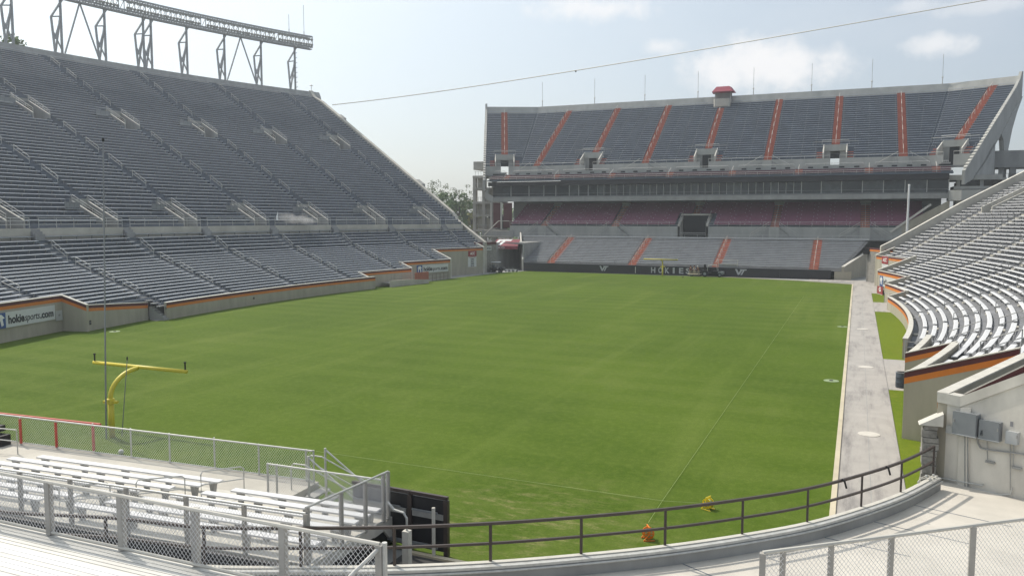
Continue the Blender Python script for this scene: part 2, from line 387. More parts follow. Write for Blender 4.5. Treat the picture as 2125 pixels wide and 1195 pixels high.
for i, (x, y) in enumerate(((31.84, 12.7), (31.86, 31.2), (31.74, 51.6))):
    b = MB(); b.lathe((x, y, .004), ((.48, 0), (.48, .02), (.42, .024)), 20, 0); b.lathe((x, y, .02), ((.40, 0), (.40, .012)), 20, 0)
    o = b.build('access_cover', 'cover'); tag(o, ['round pale access cover nearest the camera on the stained path', 'round access cover halfway along the stained path by the gate', 'faint round access cover farthest along the stained path'][i], 'cover', 'covers set in the path', kind='thing')
sheet('joint_line', [(31.80, 1), (31.83, 1), (31.83, 100), (31.80, 100)], .008, 'conc_grey')
# ------------------------------------------------------------------ curved side stands
YC = 52.735
class Bowl:
    def __init__(s, xc, sg): s.xc, s.sg = xc, sg
    def P(s, th, R, z=0.0): return Vector((s.xc + s.sg*R*cos(th), YC + R*sin(th), z))
def arc(t0, t1, step=.02):
    n = max(1, int(abs(t1-t0)/step+.5)); return [t0+(t1-t0)*i/n for i in range(n+1)]
# wall line: (theta from, theta to, radius of the first row)
R_OF = [(-.5, -.375, 142.9), (-.375, -.288, 140.85), (-.288, -.227, 136.7), (-.227, -.163, 134.4), (-.163, .125, 132.7), (.125, .202, 134.4), (.202, .288, 136.7), (.288, .375, 140.85), (.375, .43, 142.9)]
def r_front(th, tab):
    for a, c, r in tab:
        if a <= th <= c: return r
    return 150.0
def lerp_tab(tab, x):
    for (x0, z0), (x1, z1) in zip(tab, tab[1:]):
        if x <= x1: return z0+(z1-z0)*(x-x0)/(x1-x0)
    return tab[-1][1]
def steps(bowl, rows, cols, keep, mb):
    # rows: list of (R0, R1, z, zprev); cols: theta breaks; keep(row index, theta mid) -> bool
    for i, (R0, R1, z, zp) in enumerate(rows):
        for a, c in zip(cols, cols[1:]):
            if not keep(i, (a+c)/2): continue
            p = bowl.P
            q = (p(a, R0, z), p(c, R0, z), p(c, R1, z), p(a, R1, z))
            mb.add(q, ((0, 1, 2, 3),) if bowl.sg > 0 else ((3, 2, 1, 0),))
            q = (p(a, R0, zp), p(c, R0, zp), p(c, R0, z), p(a, R0, z))
            mb.add(q, ((3, 2, 1, 0),) if bowl.sg > 0 else ((0, 1, 2, 3),))
def bench_mb(bowl, R, z, a, c, wdt=.27, leg=2.0, riser_R=None, hgt=.42, leggap=True):
    b = MB(); ths = arc(a, c, .016); n = len(ths)
    prof = ((-wdt/2, hgt-.07), (-wdt/2, hgt-.03), (-wdt/2+.07, hgt), (wdt/2, hgt), (wdt/2, hgt-.045))
    vs = []; fs = []; k = len(prof)
    for t in ths:
        for dr, dz in prof: vs.append(bowl.P(t, R+dr, z+dz))
    for i in range(n-1):
        for j in range(k):
            j2 = (j+1) % k; fs.append((i*k+j, i*k+j2, (i+1)*k+j2, (i+1)*k+j))
    fs += [tuple(range(k))[::-1], tuple((n-1)*k+j for j in range(k))]
    b.add(vs, fs)
    ln = abs(c-a)*R; m = max(1, int(ln/leg))
    for i in range(m+1):
        t = a + (c-a)*(.04+.92*i/m); d = .02/R
        p = bowl.P
        b.hexa([p(t-d, R+.02, z), p(t+d, R+.02, z), p(t+d, R+.10, z), p(t-d, R+.10, z), p(t-d, R-.04, z+hgt-.06), p(t+d, R-.04, z+hgt-.06), p(t+d, R+.12, z+hgt-.06), p(t-d, R+.12, z+hgt-.06)], 1)
    return b
def mid_dist(bowl, R, z, a, c):
    q = bowl.P((a+c)/2, R, z)
    e1 = bowl.P(a, R, z); e2 = bowl.P(c, R, z)
    def uv(x):
        y = x-CAM; d = y.dot(fw)
        return (PW/2+FPX*y.dot(rt)/d, PH/2-FPX*y.dot(up)/d) if d > 1 else (9e9, 9e9)
    (u1, v1), (u2, v2) = uv(e1), uv(e2)
    vis = max(0, min(PW, max(u1, u2)) - max(0, min(u1, u2)))
    return vis/max(8, (q-CAM).length)
def place_benches(root, benches, limit=300):
    # benches: (score, MB); the ones that show largest are parts, the rest one joined part
    benches.sort(key=lambda x: -x[0]); rest = MB()
    for k, (s_, b) in enumerate(benches):
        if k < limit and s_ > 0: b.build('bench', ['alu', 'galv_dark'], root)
        else: rest.add(b.v, b.f); rest.m[-len(b.f):] = b.m
    if rest.v: stuff(rest.build('more_benches', ['alu', 'galv_dark'], root))
def handrail_mb(bowl, th, R0, z0, R1, z1, h=.86):
    b = MB(); p = bowl.P; m = lambda f: (R0+(R1-R0)*f, z0+(z1-z0)*f)
    pts = [p(th, R0, z0), p(th, R0, z0+h), p(th, R1, z1+h), p(th, R1, z1)]
    b.tube([pts[0], pts[1]], .03, 5); b.tube([pts[1], pts[2]], .03, 5); b.tube([pts[2], pts[3]], .03, 5)
    b.tube([p(th, R0, z0+h*.5), p(th, R1, z1+h*.5)], .025, 5)
    return b
def vomitory(bowl, root, t0, t1, Ra, za, Rb, zb, wall_mat='conc', floor_drop=.0, plates=True, sgn=1):
    # an entrance cut in the seats between t0..t1 (angles) and Ra..Rb, floor level za
    p = bowl.P
    b = MB(); tw = .22/Ra
    v = b.build  # entrance part with side walls and rails as sub-parts
    # floor, dark back
    b.quad(p(t0, Ra-.1, za+.02), p(t1, Ra-.1, za+.02), p(t1, Rb, za+.02), p(t0, Rb, za+.02))
    o = b.build('entrance', 'step', root)
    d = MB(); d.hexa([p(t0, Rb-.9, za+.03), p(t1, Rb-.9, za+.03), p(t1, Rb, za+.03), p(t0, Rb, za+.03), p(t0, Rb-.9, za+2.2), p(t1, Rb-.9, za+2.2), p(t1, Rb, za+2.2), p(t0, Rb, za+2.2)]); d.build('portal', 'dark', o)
    for (a, c) in ((t0-tw, t0), (t1, t1+tw)):
        m = MB(); up_ = .75
        m.hexa([p(a, Ra, za-.3), p(c, Ra, za-.3), p(c, Rb+.2, za-.3), p(a, Rb+.2, za-.3), p(a, Ra, za+up_+.1), p(c, Ra, za+up_+.1), p(c, Rb+.2, zb+up_), p(a, Rb+.2, zb+up_)])
        wl = m.build('side_wall', wall_mat if bowl.sg > 0 else 'conc_grey', o)
        m = MB(); m.hexa([p(a, Ra, za+up_+.102), p(c, Ra, za+up_+.102), p(c, Rb+.2, zb+up_+.002), p(a, Rb+.2, zb+up_+.002), p(a, Ra, za+up_+.17), p(c, Ra, za+up_+.17), p(c, Rb+.2, zb+up_+.07), p(a, Rb+.2, zb+up_+.07)])
        m.build('coping', 'cap', o)
        r = MB(); tm = (a+c)/2
        r.tube([p(tm, Ra, za+up_+.15), p(tm, Ra, za+up_+.75), p(tm, Rb, zb+up_+.65), p(tm, Rb, zb+up_)], .03, 5)
        r.tube([p(tm, Ra, za+up_+.45), p(tm, Rb, zb+up_+.35)], .022, 5)
        for f in (.33, .66): r.tube([p(tm, Ra+(Rb-Ra)*f, za+(zb-za)*f+up_), p(tm, Ra+(Rb-Ra)*f, za+(zb-za)*f+up_+.68)], .022, 5)
        r.build('entrance_rail', 'galv', o)
    m = MB()
    m.hexa([p(t0-tw, Rb, za+2.1), p(t1+tw, Rb, za+2.1), p(t1+tw, Rb+.3, za+2.1), p(t0-tw, Rb+.3, za+2.1), p(t0-tw, Rb, zb+.95), p(t1+tw, Rb, zb+.95), p(t1+tw, Rb+.3, zb+.95), p(t0-tw, Rb+.3, zb+.95)])
    m.build('head_wall', wall_mat if bowl.sg > 0 else 'conc_grey', o)
    if plates:   # railed platform beside the head of the entrance
        m = MB(); ta, tb = t0-.017, t0-tw-.002
        m.hexa([p(ta, Rb-1.6, zb-.35), p(tb, Rb-1.6, zb-.35), p(tb, Rb+.2, zb-.35), p(ta, Rb+.2, zb-.35), p(ta, Rb-1.6, zb-.2), p(tb, Rb-1.6, zb-.2), p(tb, Rb+.2, zb-.2), p(ta, Rb+.2, zb-.2)])
        pf = m.build('side_platform', 'ebox', o)
        m = MB()
        for k in range(4):
            t = ta+(tb-ta)*k/3; m.tube([p(t, Rb-1.55, zb-.2), p(t, Rb-1.55, zb+.85)], .025, 5)
        for zz in (.85, .45): m.tube([p(ta, Rb-1.55, zb+zz), p(tb, Rb-1.55, zb+zz)], .025, 5)
        m.hexa([p(ta, Rb-1.5, zb-.1), p(tb, Rb-1.5, zb-.1), p(tb, Rb-1.46, zb-.1), p(ta, Rb-1.46, zb-.1), p(ta, Rb-1.5, zb+.5), p(tb, Rb-1.5, zb+.5), p(tb, Rb-1.46, zb+.5), p(ta, Rb-1.46, zb+.5)])
        m.build('platform_rail', 'ebox' if bowl.sg < 0 else 'cap', o)
    return o
def front_wall(bowl, t0, t1, R, ztop, zbot=-.3, th=.3, stripes=True, name='perimeter_wall', label='', side=None, group=None, zt2=None):
    """wall parallel to the seat rows; side = (t, Ra, za, Rb, zb) adds the return wall up the slope"""
    if zt2 is None: zt2 = ztop
    root = thing(name, label, 'wall', bowl.P((t0+t1)/2, R, 0), group)
    ts = arc(t0, t1, .012); sgn = bowl.sg
    def band(nm, m, za, zb_, off, thk, par=None):
        mb = MB(); pts = [bowl.P(t, R-off) for t in ts]
        if sgn < 0: tn = -thk
        else: tn = -thk
        n = len(ts); zz = [ (za(i/(n-1)) if callable(za) else za) for i in range(n)]; z2 = [ (zb_(i/(n-1)) if callable(zb_) else zb_) for i in range(n)]
        if sgn < 0: mb.strip(pts, zz, z2, -tn, 0)
        else: mb.strip(pts, zz, z2, tn, 0)
        return mb.build(nm, m, par or root)
    top = lambda f: ztop+(zt2-ztop)*f
    if stripes:
        npn = max(1, round(abs(t1-t0)*R/4.2)); g_ = .006/R
        for k in range(npn):
            q0, q1 = t0+(t1-t0)*k/npn+g_, t0+(t1-t0)*(k+1)/npn-g_
            tt_ = arc(q0, q1, .012); n_ = len(tt_); mb = MB()
            zz = [zbot]*n_; z2 = [top((x-t0)/(t1-t0))-.052 for x in tt_]
            mb.strip([bowl.P(x, R) for x in tt_], zz, z2, th if sgn < 0 else -th); mb.build('wall_panel', 'beige', root)
        band('orange_band', 'orange', lambda f: top(f)-.578, lambda f: top(f)-.302, .004, .02)
        band('maroon_band', 'maroon', lambda f: top(f)-.30, lambda f: top(f)-.054, .006, .02)
    else:
        band('wall_face', 'beige', zbot, lambda f: top(f)-.06, 0, th)
    band('coping', 'cap', lambda f: top(f)-.05, lambda f: top(f), .03, th+.06)
    fix_children(root)
    return root
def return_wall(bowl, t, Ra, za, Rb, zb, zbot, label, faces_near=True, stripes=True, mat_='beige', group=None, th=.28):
    root = thing('return_wall', label, 'wall', bowl.P(t, (Ra+Rb)/2, 0), group)
    d = th/Ra
    def band(nm, m, zl0, zl1, zh0, zh1, off, d=d):
        mb = MB(); p = bowl.P; o = off/Ra
        mb.hexa([p(t-o, Ra, zl0), p(t+d+o, Ra, zl0), p(t+d+o, Rb, zl1), p(t-o, Rb, zl1), p(t-o, Ra, zh0), p(t+d+o, Ra, zh0), p(t+d+o, Rb, zh1), p(t-o, Rb, zh1)])
        return mb.build(nm, m, root)
    if stripes:
        band('wall_face', mat_, zbot, zbot, za-.052, zb-.052, 0)
        band('orange_band', 'orange', za-.578, zb-.578, za-.302, zb-.302, .006, .02/Ra-.006/Ra)
        band('maroon_band', 'maroon', za-.30, zb-.30, za-.052, zb-.054, .008, .02/Ra-.008/Ra)
    else:
        band('wall_face', mat_, zbot, zbot, za-.06, zb-.06, 0)
    band('coping', 'cap', za-.05, zb-.05, za, zb, .03)
    fix_children(root); return root
# ---------------------------------------------------------------- left stand
LB = Bowl(99.774, -1)
TH0, TH1 = -.36, .388
AIS = [.0085 + .0857*k for k in range(-5, 5)]
def zl_low(R): return lerp_tab([(120, -3.56), (132.4, 1.15), (143.0, 5.17), (147.6, 7.95), (152, 10.4)], R)
lstand = thing('grandstand', 'long grey two tier grandstand on the left under the lighting truss', 'grandstand', (-60, 53, 0))
low_rows = []; nlow = 22
for i in range(nlow):
    R0 = 132.75+.685*i; z = zl_low(R0); low_rows.append((R0, R0+.685, z, zl_low(R0-.685)))
RW = low_rows[-1][1]                                   # parapet of the walkway
ZW = 8.85
up_rows = []; NUP = 60; RU0 = 148.9; DT = 52.6/NUP; DZ = (37.9-ZW)/NUP
for i in range(NUP): up_rows.append((RU0+DT*i, RU0+DT*(i+1), ZW+DZ*(i+1), ZW+DZ*i))
AW = .0042
voms = []   # (t0, t1, row from, row to)
VW = .0165
for t in AIS:
    voms.append((t-VW, t, 0, 5)); 
for t in AIS:
    if t < TH1 - .03: voms.append((t-VW, t, 31, 36))
cols = sorted(set([TH0, TH1] + [c for v in voms for c in (v[0], v[1])] + arc(TH0, TH1, .025)))
cols = [c for c in cols if TH0 <= c <= TH1]
def keep_up(i, tm):
    for a, c, r0, r1 in voms:
        if a < tm < c and r0 <= i < r1: return False
    return True
wcols = sorted(set(arc(TH0, .43, .02) + [x for a in R_OF for x in a[:2] if TH0 <= x <= .43]))
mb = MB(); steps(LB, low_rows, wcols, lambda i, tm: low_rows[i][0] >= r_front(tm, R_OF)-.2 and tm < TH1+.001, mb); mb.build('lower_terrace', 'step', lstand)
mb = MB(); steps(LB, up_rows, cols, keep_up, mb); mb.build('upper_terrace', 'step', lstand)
mb = MB()
for a, c in zip(cols, cols[1:]):
    p = LB.P; mb.add((p(a, RW+.3, ZW-.02), p(c, RW+.3, ZW-.02), p(c, RU0, ZW-.02), p(a, RU0, ZW-.02)), ((3, 2, 1, 0),))
mb.build('walkway', 'step_light', lstand)
zpl = zl_low(RW)
mb = MB(); mb2 = MB(); mb3 = MB()
edges = [TH0] + [t for t in AIS] + [TH1]
for a, c in zip(edges, edges[1:]):
    a2, c2 = a+.0045, c-.0035
    pts = [LB.P(t, RW-.02) for t in arc(a2, c2)]
    pw = MB(); pw.strip(pts, zpl-.6, ZW+.05, .3); pw.build('parapet', 'conc', lstand)
    rr = MB(); tt = arc(a2, c2, .0145)
    for t in tt: rr.tube([LB.P(t, RW+.1, ZW+.1), LB.P(t, RW+.1, ZW+1.12)], .028, 5)
    for zz in (.45, .8, 1.12): rr.tube([LB.P(t, RW+.1, ZW+zz) for t in tt], .028, 5)
    rr.build('walkway_rail', 'galv', lstand)
for t in AIS:
    for k in range(3):
        m = MB(); R0 = RW-.62+.31*k; p = LB.P; a, c = t-.0036, t+.0046; z = zpl+(ZW-.02-zpl)*(k+1)/3
        m.hexa([p(a, R0, zpl-.6), p(c, R0, zpl-.6), p(c, RW+.32, zpl-.6), p(a, RW+.32, zpl-.6), p(a, R0, z), p(c, R0, z), p(c, RW+.32, z), p(a, RW+.32, z)]); m.build('walkway_step', 'step_light', lstand)
bl = []
for i, (R0, R1, z, zp) in enumerate(low_rows):
    for a, c in zip(edges, edges[1:]):
        a2, c2 = a+AW, c-AW
        # trim where the front wall steps forward of the row
        ok = [t for t in arc(a2, c2, .006) if R0 >= r_front(t, R_OF)-.2]
        if len(ok) < 4: continue
        a3, c3 = ok[0], ok[-1]
        bl.append((mid_dist(LB, R0+.42, z, a3, c3), bench_mb(LB, R0+.44, z, a3, c3)))
for i, (R0, R1, z, zp) in enumerate(up_rows):
    for k, (a, c) in enumerate(zip(edges, edges[1:])):
        a2, c2 = a+AW, c-AW
        vv = [v for v in voms if v[2]-1 <= i < v[3]+1 and abs(v[1]-c) < .001]
        if vv: c2 = vv[0][0]-.0025
        vv = [v for v in voms if v[2]-1 <= i < v[3]+1 and abs(v[1]-a) < .001]
        if vv: a2 = a+.003
        if c2-a2 < .008: continue
        bl.append((mid_dist(LB, R0+.55, z, a2, c2), bench_mb(LB, R0+.58, z, a2, c2)))
place_benches(lstand, bl)
# aisle half steps and handrails
mb = MB()
for t in AIS:
    for (R0, R1, z, zp) in low_rows:
        if R0 < r_front(t+.001, R_OF): continue
        p = LB.P; d = .0036; rm = (R0+R1)/2
        mb.hexa([p(t-d, rm, z), p(t+d, rm, z), p(t+d, R1-.002, z), p(t-d, R1-.002, z), p(t-d, rm, z+.13), p(t+d, rm, z+.13), p(t+d, R1-.002, z+.13), p(t-d, R1-.002, z+.13)])
stuff(mb.build('aisle_steps', 'step_light', lstand))
mb = MB()
for t in AIS:
    for i, (R0, R1, z, zp) in enumerate(up_rows):
        if not keep_up(i, t-.001): continue
        p = LB.P; d = .0036; rm = (R0+R1)/2
        mb.hexa([p(t-d, rm, z), p(t+d, rm, z), p(t+d, R1-.002, z), p(t-d, R1-.002, z), p(t-d, rm, z+.24), p(t+d, rm, z+.24), p(t+d, R1-.002, z+.24), p(t-d, R1-.002, z+.24)])
stuff(mb.build('upper_aisle_steps', 'step', lstand))
for t in AIS:
    for i in range(0, 20, 4):
        R0 = low_rows[i][0]
        if R0 < r_front(t, R_OF)+.3: continue
        handrail_mb(LB, t, R0+.3, low_rows[i][2], low_rows[min(21, i+3)][0], low_rows[min(21, i+3)][2]).build('handrail', 'galv', lstand)
    for i in list(range(10, 29, 5)) + list(range(39, 59, 5)):
        handrail_mb(LB, t, up_rows[i][0]+.3, up_rows[i][2], up_rows[i+3][0]+.1, up_rows[i+3][2]).build('handrail', 'galv', lstand)
for (t0, t1, r0, r1) in voms:
    Ra, Rb = up_rows[r0][0], up_rows[r1][0]
    za = ZW-.02 if r0 == 0 else up_rows[r0-1][2]
    vomitory(LB, lstand, t0+.0016, t1-.0016, Ra, za, Rb, up_rows[r1-1][2])
# top wall (leans back a little) and the sloping end wall
tt = arc(TH0, .4, .02); RT = RU0+52.6; p = LB.P
def skin(mb, prof, ts, bowl=LB):
    k = len(prof); vs = [bowl.P(t, r, z) for t in ts for r, z in prof]; fs = []
    for i in range(len(ts)-1):
        for j in range(k): j2 = (j+1) % k; fs.append((i*k+j, i*k+j2, (i+1)*k+j2, (i+1)*k+j))
    fs += [tuple(range(k))[::-1], tuple((len(ts)-1)*k+j for j in range(k))]
    mb.add(vs, fs)
mb = MB(); skin(mb, ((RT, 37.2), (RT+.25, 38.3), (RT+1.0, 39.4), (RT+1.5, 39.45), (RT+1.6, 30.0), (RT+1.2, 30.0)), tt); mb.build('top_wall', 'conc_grey', lstand)
mb = MB(); skin(mb, ((RU0+2, ZW-4), (RT+1.2, 33.5), (RT+1.2, 30), (RU0+14, ZW-4)), tt); mb.build('underside', 'conc_grey', lstand)
mb = MB()
for k in range(0, 16):
    t = TH0+.02+k*.05
    mb.hexa([p(t-.003, 165, -1), p(t+.003, 165, -1), p(t+.003, 167, -1), p(t-.003, 167, -1), p(t-.003, 165, 17), p(t+.003, 165, 17), p(t+.003, 167, 18), p(t-.003, 167, 18)])
    mb.hexa([p(t-.003, 195, -1), p(t+.003, 195, -1), p(t+.003, 197, -1), p(t-.003, 197, -1), p(t-.003, 195, 33), p(t+.003, 195, 33), p(t+.003, 197, 34), p(t-.003, 197, 34)])
stuff(mb.build('columns', 'conc_grey', lstand))
mb = MB()
# end wall: one long sloping concrete beam following the stand's edge
prof = [(142.4, 5.6), (147.6, 8.3), (150.5, 9.9)] + [(RU0+52.6*f, ZW+(37.9-ZW)*f+.85) for f in (.05, .25, .5, .75, .93)] + [(RT-.6, 38.0), (RT+.4, 38.9), (RT+1.0, 39.6), (RT+1.4, 39.7)]
low = [(r, z-(2.6 if r > 149 else 5.8)) for r, z in prof]
for (r0, z0), (r1, z1), (q0, y0), (q1, y1) in zip(prof, prof[1:], low, low[1:]):
    a, c = TH1, TH1+.0042
    mb.hexa([p(a, q0, y0), p(c, q0, y0), p(c, q1, y1), p(a, q1, y1), p(a, r0, z0), p(c, r0, z0), p(c, r1, z1), p(a, r1, z1)])
mb.build('end_wall', 'conc', lstand)
fix_children(lstand)
# field-side walls of the left stand
names_l = [(-.288, -.227, 136.7, 3.2, 'recessed striped wall with white web address board at left edge'),
           (-.227, -.166, 134.4, 2.35, 'striped beige wall beside the field stair in the left corner'),
           (-.162, .128, 132.7, 1.72, 'long low striped wall along the left side of the field'),
           (.118, .203, 134.4, 2.35, 'stepped striped wall behind the ramp at far left'),
           (.203, .288, 136.7, 3.22, 'stepped striped wall carrying the blue and white web address board'),
           (.288, .375, 140.85, 4.8, 'tall striped wall with roller door and the list of years'),
           (.375, .412, 142.9, 5.6, 'grey stone wall below the left stand by the tunnel')]
for t0, t1, R, zt, lb in names_l:
    if R == 142.9:
        root = thing('stone_wall', lb, 'wall', LB.P(.39, R, 0)); ts = arc(t0, t1, .012)
        m = MB(); m.strip([LB.P(t, R) for t in ts], -.3, zt-.5, .3); m.build('wall_face', 'stone', root)
        m = MB(); m.strip([LB.P(t, R-.03) for t in ts], zt-.498, zt, .36); m.build('maroon_band', 'maroon', root); fix_children(root)
    elif R == 134.4 and t0 < 0:
        front_wall(LB, t0, t1, R, zt, label=lb, zt2=1.75)
    else: front_wall(LB, t0, t1, R, zt, label=lb)
return_wall(LB, -.229, 134.3, 2.40, 136.9, 3.25, -.3, 'short sloping wall joining the two striped walls at left')
for (t, Ra, za, Rb, zb, lb) in ((.2035, 134.5, 2.40, 137.2, 3.3, 'small pale sloping wall left of the blue and white board'), (.2885, 136.7, 3.25, 141.2, 4.85, 'pale sloping wall between web address board and roller door'), (.3755, 140.8, 4.85, 143.4, 5.7, 'pale sloping wall beside the stone wall at far left'), (.1175, 132.9, 1.75, 134.7, 2.4, 'lowest pale sloping wall near the ramp')):
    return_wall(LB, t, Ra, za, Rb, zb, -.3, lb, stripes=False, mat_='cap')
# ---------------------------------------------------------------- right stand
RB = Bowl(-97.35, 1); ZS = -.12
def zr(R): return lerp_tab([(120, -3.9), (132.4, 1.15-.42), (143.0, 5.2-.40), (154, 11.1), (200, 34.6)], R)
rstand = thing('grandstand', 'bright curved bleacher stand on the right side of the field', 'grandstand', (50, 53, 0))
rr_rows = []; R = 132.75
while R < 176:
    st = .685 if R < 142.6 else .745
    rr_rows.append((R, R+st, zr(R), zr(R-st))); R += st
RT0, RT1 = -.352, .388
R_OFR = [(-.5, -.352, 145), (-.352, -.297, 143.6), (-.297, -.215, 136.7), (-.215, -.128, 134.4), (-.128, .125, 132.7), (.125, .202, 134.4), (.202, .288, 136.7), (.288, .375, 140.85), (.375, .43, 142.9)]
AISR = [.0085+.0857*k for k in range(-4, 5)]
vr = [(AISR[8]-.0+.0035-.020, AISR[8]+.0035, 30, 41), (AISR[7]+.0035-.020, AISR[7]+.0035, 30, 41), (AISR[6]+.0035-.020, AISR[6]+.0035, 30, 41)]
colsr = sorted(set([RT0, RT1, .42] + [c for v in vr for c in v[:2]] + arc(RT0, RT1, .02) + [x for a in R_OFR for x in a[:2] if RT0 <= x <= .42]))
def keep_r(i, tm):
    if rr_rows[i][0] < r_front(tm, R_OFR)-.2: return False
    if tm > RT1: return False
    return not any(a < tm < c and r0 <= i < r1 for a, c, r0, r1 in vr)
mb = MB(); steps(RB, rr_rows, colsr, keep_r, mb); mb.build('terrace', 'step_mid', rstand)
edges = [RT0] + AISR + [RT1]
bl = []
for i, (R0, R1, z, zp) in enumerate(rr_rows):
    for a, c in zip(edges, edges[1:]):
        a2, c2 = a+.0042, c-.0042
        for v in vr:
            if v[2]-1 <= i < v[3] and abs(v[1]-.0035-c) < .002: c2 = v[0]-.002
            if v[2]-1 <= i < v[3] and abs(v[1]-.0035-a) < .002: a2 = v[1]+.002
        ok = [t for t in arc(a2, c2, .004) if R0 >= r_front(t, R_OFR)+.1]
        if len(ok) < 3: continue
        a3, c3 = ok[0], ok[-1]
        # planks come in lengths of about six metres
        n = max(1, round((c3-a3)*R0/5.6))
        for k in range(n):
            q0, q1 = a3+(c3-a3)*k/n, a3+(c3-a3)*(k+1)/n-(.0002 if k < n-1 else 0)
            bl.append((mid_dist(RB, R0+.4, z, q0, q1), bench_mb(RB, R0+.43, z, q0, q1, wdt=.29, leg=1.8)))
bl.sort(key=lambda x: -x[0]); rest = MB()
for k, (s_, b) in enumerate(bl):
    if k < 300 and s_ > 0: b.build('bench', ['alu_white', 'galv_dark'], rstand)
    else: rest.add(b.v, b.f); rest.m[-len(b.f):] = b.m
stuff(rest.build('more_benches', ['alu_white', 'galv_dark'], rstand))
mb = MB()
for t in AISR:
    for i, (R0, R1, z, zp) in enumerate(rr_rows):
        if not keep_r(i, t) : continue
        p = RB.P; d = .0033; rm = (R0+R1)/2; hh = .13 if R0 < 143 else .21
        mb.hexa([p(t-d, rm, z), p(t+d, rm, z), p(t+d, R1-.002, z), p(t-d, R1-.002, z), p(t-d, rm, z+hh), p(t+d, rm, z+hh), p(t+d, R1-.002, z+hh), p(t-d, R1-.002, z+hh)])
stuff(mb.build('aisle_steps', 'stepbeige', rstand))
for t in AISR:
    for i in range(0, 28, 4):
        if rr_rows[i][0] < r_front(t, R_OFR)+.3 or not keep_r(i, t): continue
        handrail_mb(RB, t, rr_rows[i][0]+.3, rr_rows[i][2], rr_rows[i+3][0], rr_rows[i+3][2]).build('handrail', 'galv_dark', rstand)
for (t0, t1, r0, r1) in vr:
    vomitory(RB, rstand, t0+.0016, t1-.0016, rr_rows[r0][0], rr_rows[r0-1][2], rr_rows[r1][0], rr_rows[r1-1][2], 'conc', plates=True)
mb = MB(); p = RB.P
rs = [142.3, 144, 148, 154, 160, 168, 177]
for r0, r1 in zip(rs, rs[1:]):
    a, c = RT1, RT1+.003
    mb.hexa([p(a, r0, zr(r0)-3), p(c, r0, zr(r0)-3), p(c, r1, zr(r1)-3), p(a, r1, zr(r1)-3), p(a, r0, zr(r0)+1.25), p(c, r0, zr(r0)+1.25), p(c, r1, zr(r1)+1.25), p(a, r1, zr(r1)+1.25)])
mb.build('end_wall', 'conc', rstand)
mb = MB()
for r0, r1 in zip(rs, rs[1:]):
    a, c = RT1-.0004, RT1+.0034
    mb.hexa([p(a, r0, zr(r0)+1.252), p(c, r0, zr(r0)+1.252), p(c, r1, zr(r1)+1.252), p(a, r1, zr(r1)+1.252), p(a, r0, zr(r0)+1.33), p(c, r0, zr(r0)+1.33), p(c, r1, zr(r1)+1.33), p(a, r1, zr(r1)+1.33)])
mb.build('end_coping', 'cap', rstand)
fix_children(rstand)
for t0, t1, R, zt, lb in [(-.128, .125, 132.7, 1.5, 'curved striped wall bulging beside the grass strip on the right'),
        (-.215, -.150, 134.4, 2.25, 'pale curved wall rising behind the barrel, seen from its seat side'),
        (-.297, -.2155, 136.7, 3.1, 'curved wall in the middle of the right foreground zigzag'),
        (.125, .202, 134.4, 2.2, 'striped wall with folding gate at far right'),
        (.202, .288, 136.7, 3.05, 'striped wall with the blue bird board at far right'),
        (.288, .375, 140.85, 4.6, 'striped wall with the red letters board at far right'),
        (.375, .43, 142.9, 5.4, 'stone pillar wall at the far end of the path')]:
    if R == 142.9:
        root = thing('stone_wall', lb, 'wall', RB.P(.39, R, 0)); ts = arc(t0, t1, .012)
        m = MB(); m.strip([RB.P(t, R) for t in ts], -.3, zt-.5, -.3); m.build('wall_face', 'stone', root)
        m = MB(); m.strip([RB.P(t, R-.03) for t in ts], zt-.498, zt-.25, -.36); m.build('orange_band', 'orange', root)
        m = MB(); m.strip([RB.P(t, R-.03) for t in ts], zt-.248, zt, -.36); m.build('maroon_band', 'maroon', root); fix_children(root)
    else: front_wall(RB, t0, t1, R, zt, label=lb)
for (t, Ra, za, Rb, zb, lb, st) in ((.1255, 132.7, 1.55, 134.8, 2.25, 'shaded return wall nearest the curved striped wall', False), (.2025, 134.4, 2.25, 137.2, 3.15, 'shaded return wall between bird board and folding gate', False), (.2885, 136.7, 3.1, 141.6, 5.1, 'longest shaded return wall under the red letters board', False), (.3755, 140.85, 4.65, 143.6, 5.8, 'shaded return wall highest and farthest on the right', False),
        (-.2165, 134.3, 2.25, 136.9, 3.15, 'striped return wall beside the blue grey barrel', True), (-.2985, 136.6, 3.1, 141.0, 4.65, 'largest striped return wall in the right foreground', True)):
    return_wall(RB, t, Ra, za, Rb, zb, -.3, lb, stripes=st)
# ---------------------------------------------------------------- far stand (end zone building)
def lin(O, ux, uy):   # local frame: x along the row, y away from the field
    O = Vector((O[0], O[1], 0)); ux = Vector((ux[0], ux[1], 0)); uy = Vector((uy[0], uy[1], 0))
    return lambda s, d, z=0.0: Vector((*(O + ux*s + uy*d).xy, z))
def lsteps(mb, P, rows, sa, sb, holes=()):
    for i, (d0, d1, z, zp) in enumerate(rows):
        br = [sa(d0)] + [x for h in holes if h[2] <= i < h[3] for x in (h[0], h[1])] + [sb(d0)]
        for a, c in zip(br[::2], br[1::2]):
            a1 = sa(d1) if a == sa(d0) else a; c1 = sb(d1) if c == sb(d0) else c
            mb.add((P(a, d0, z), P(c, d0, z), P(c1, d1, z), P(a1, d1, z)), ((0, 1, 2, 3),))
            mb.add((P(a, d0, zp), P(c, d0, zp), P(c, d0, z), P(a, d0, z)), ((0, 1, 2, 3),))
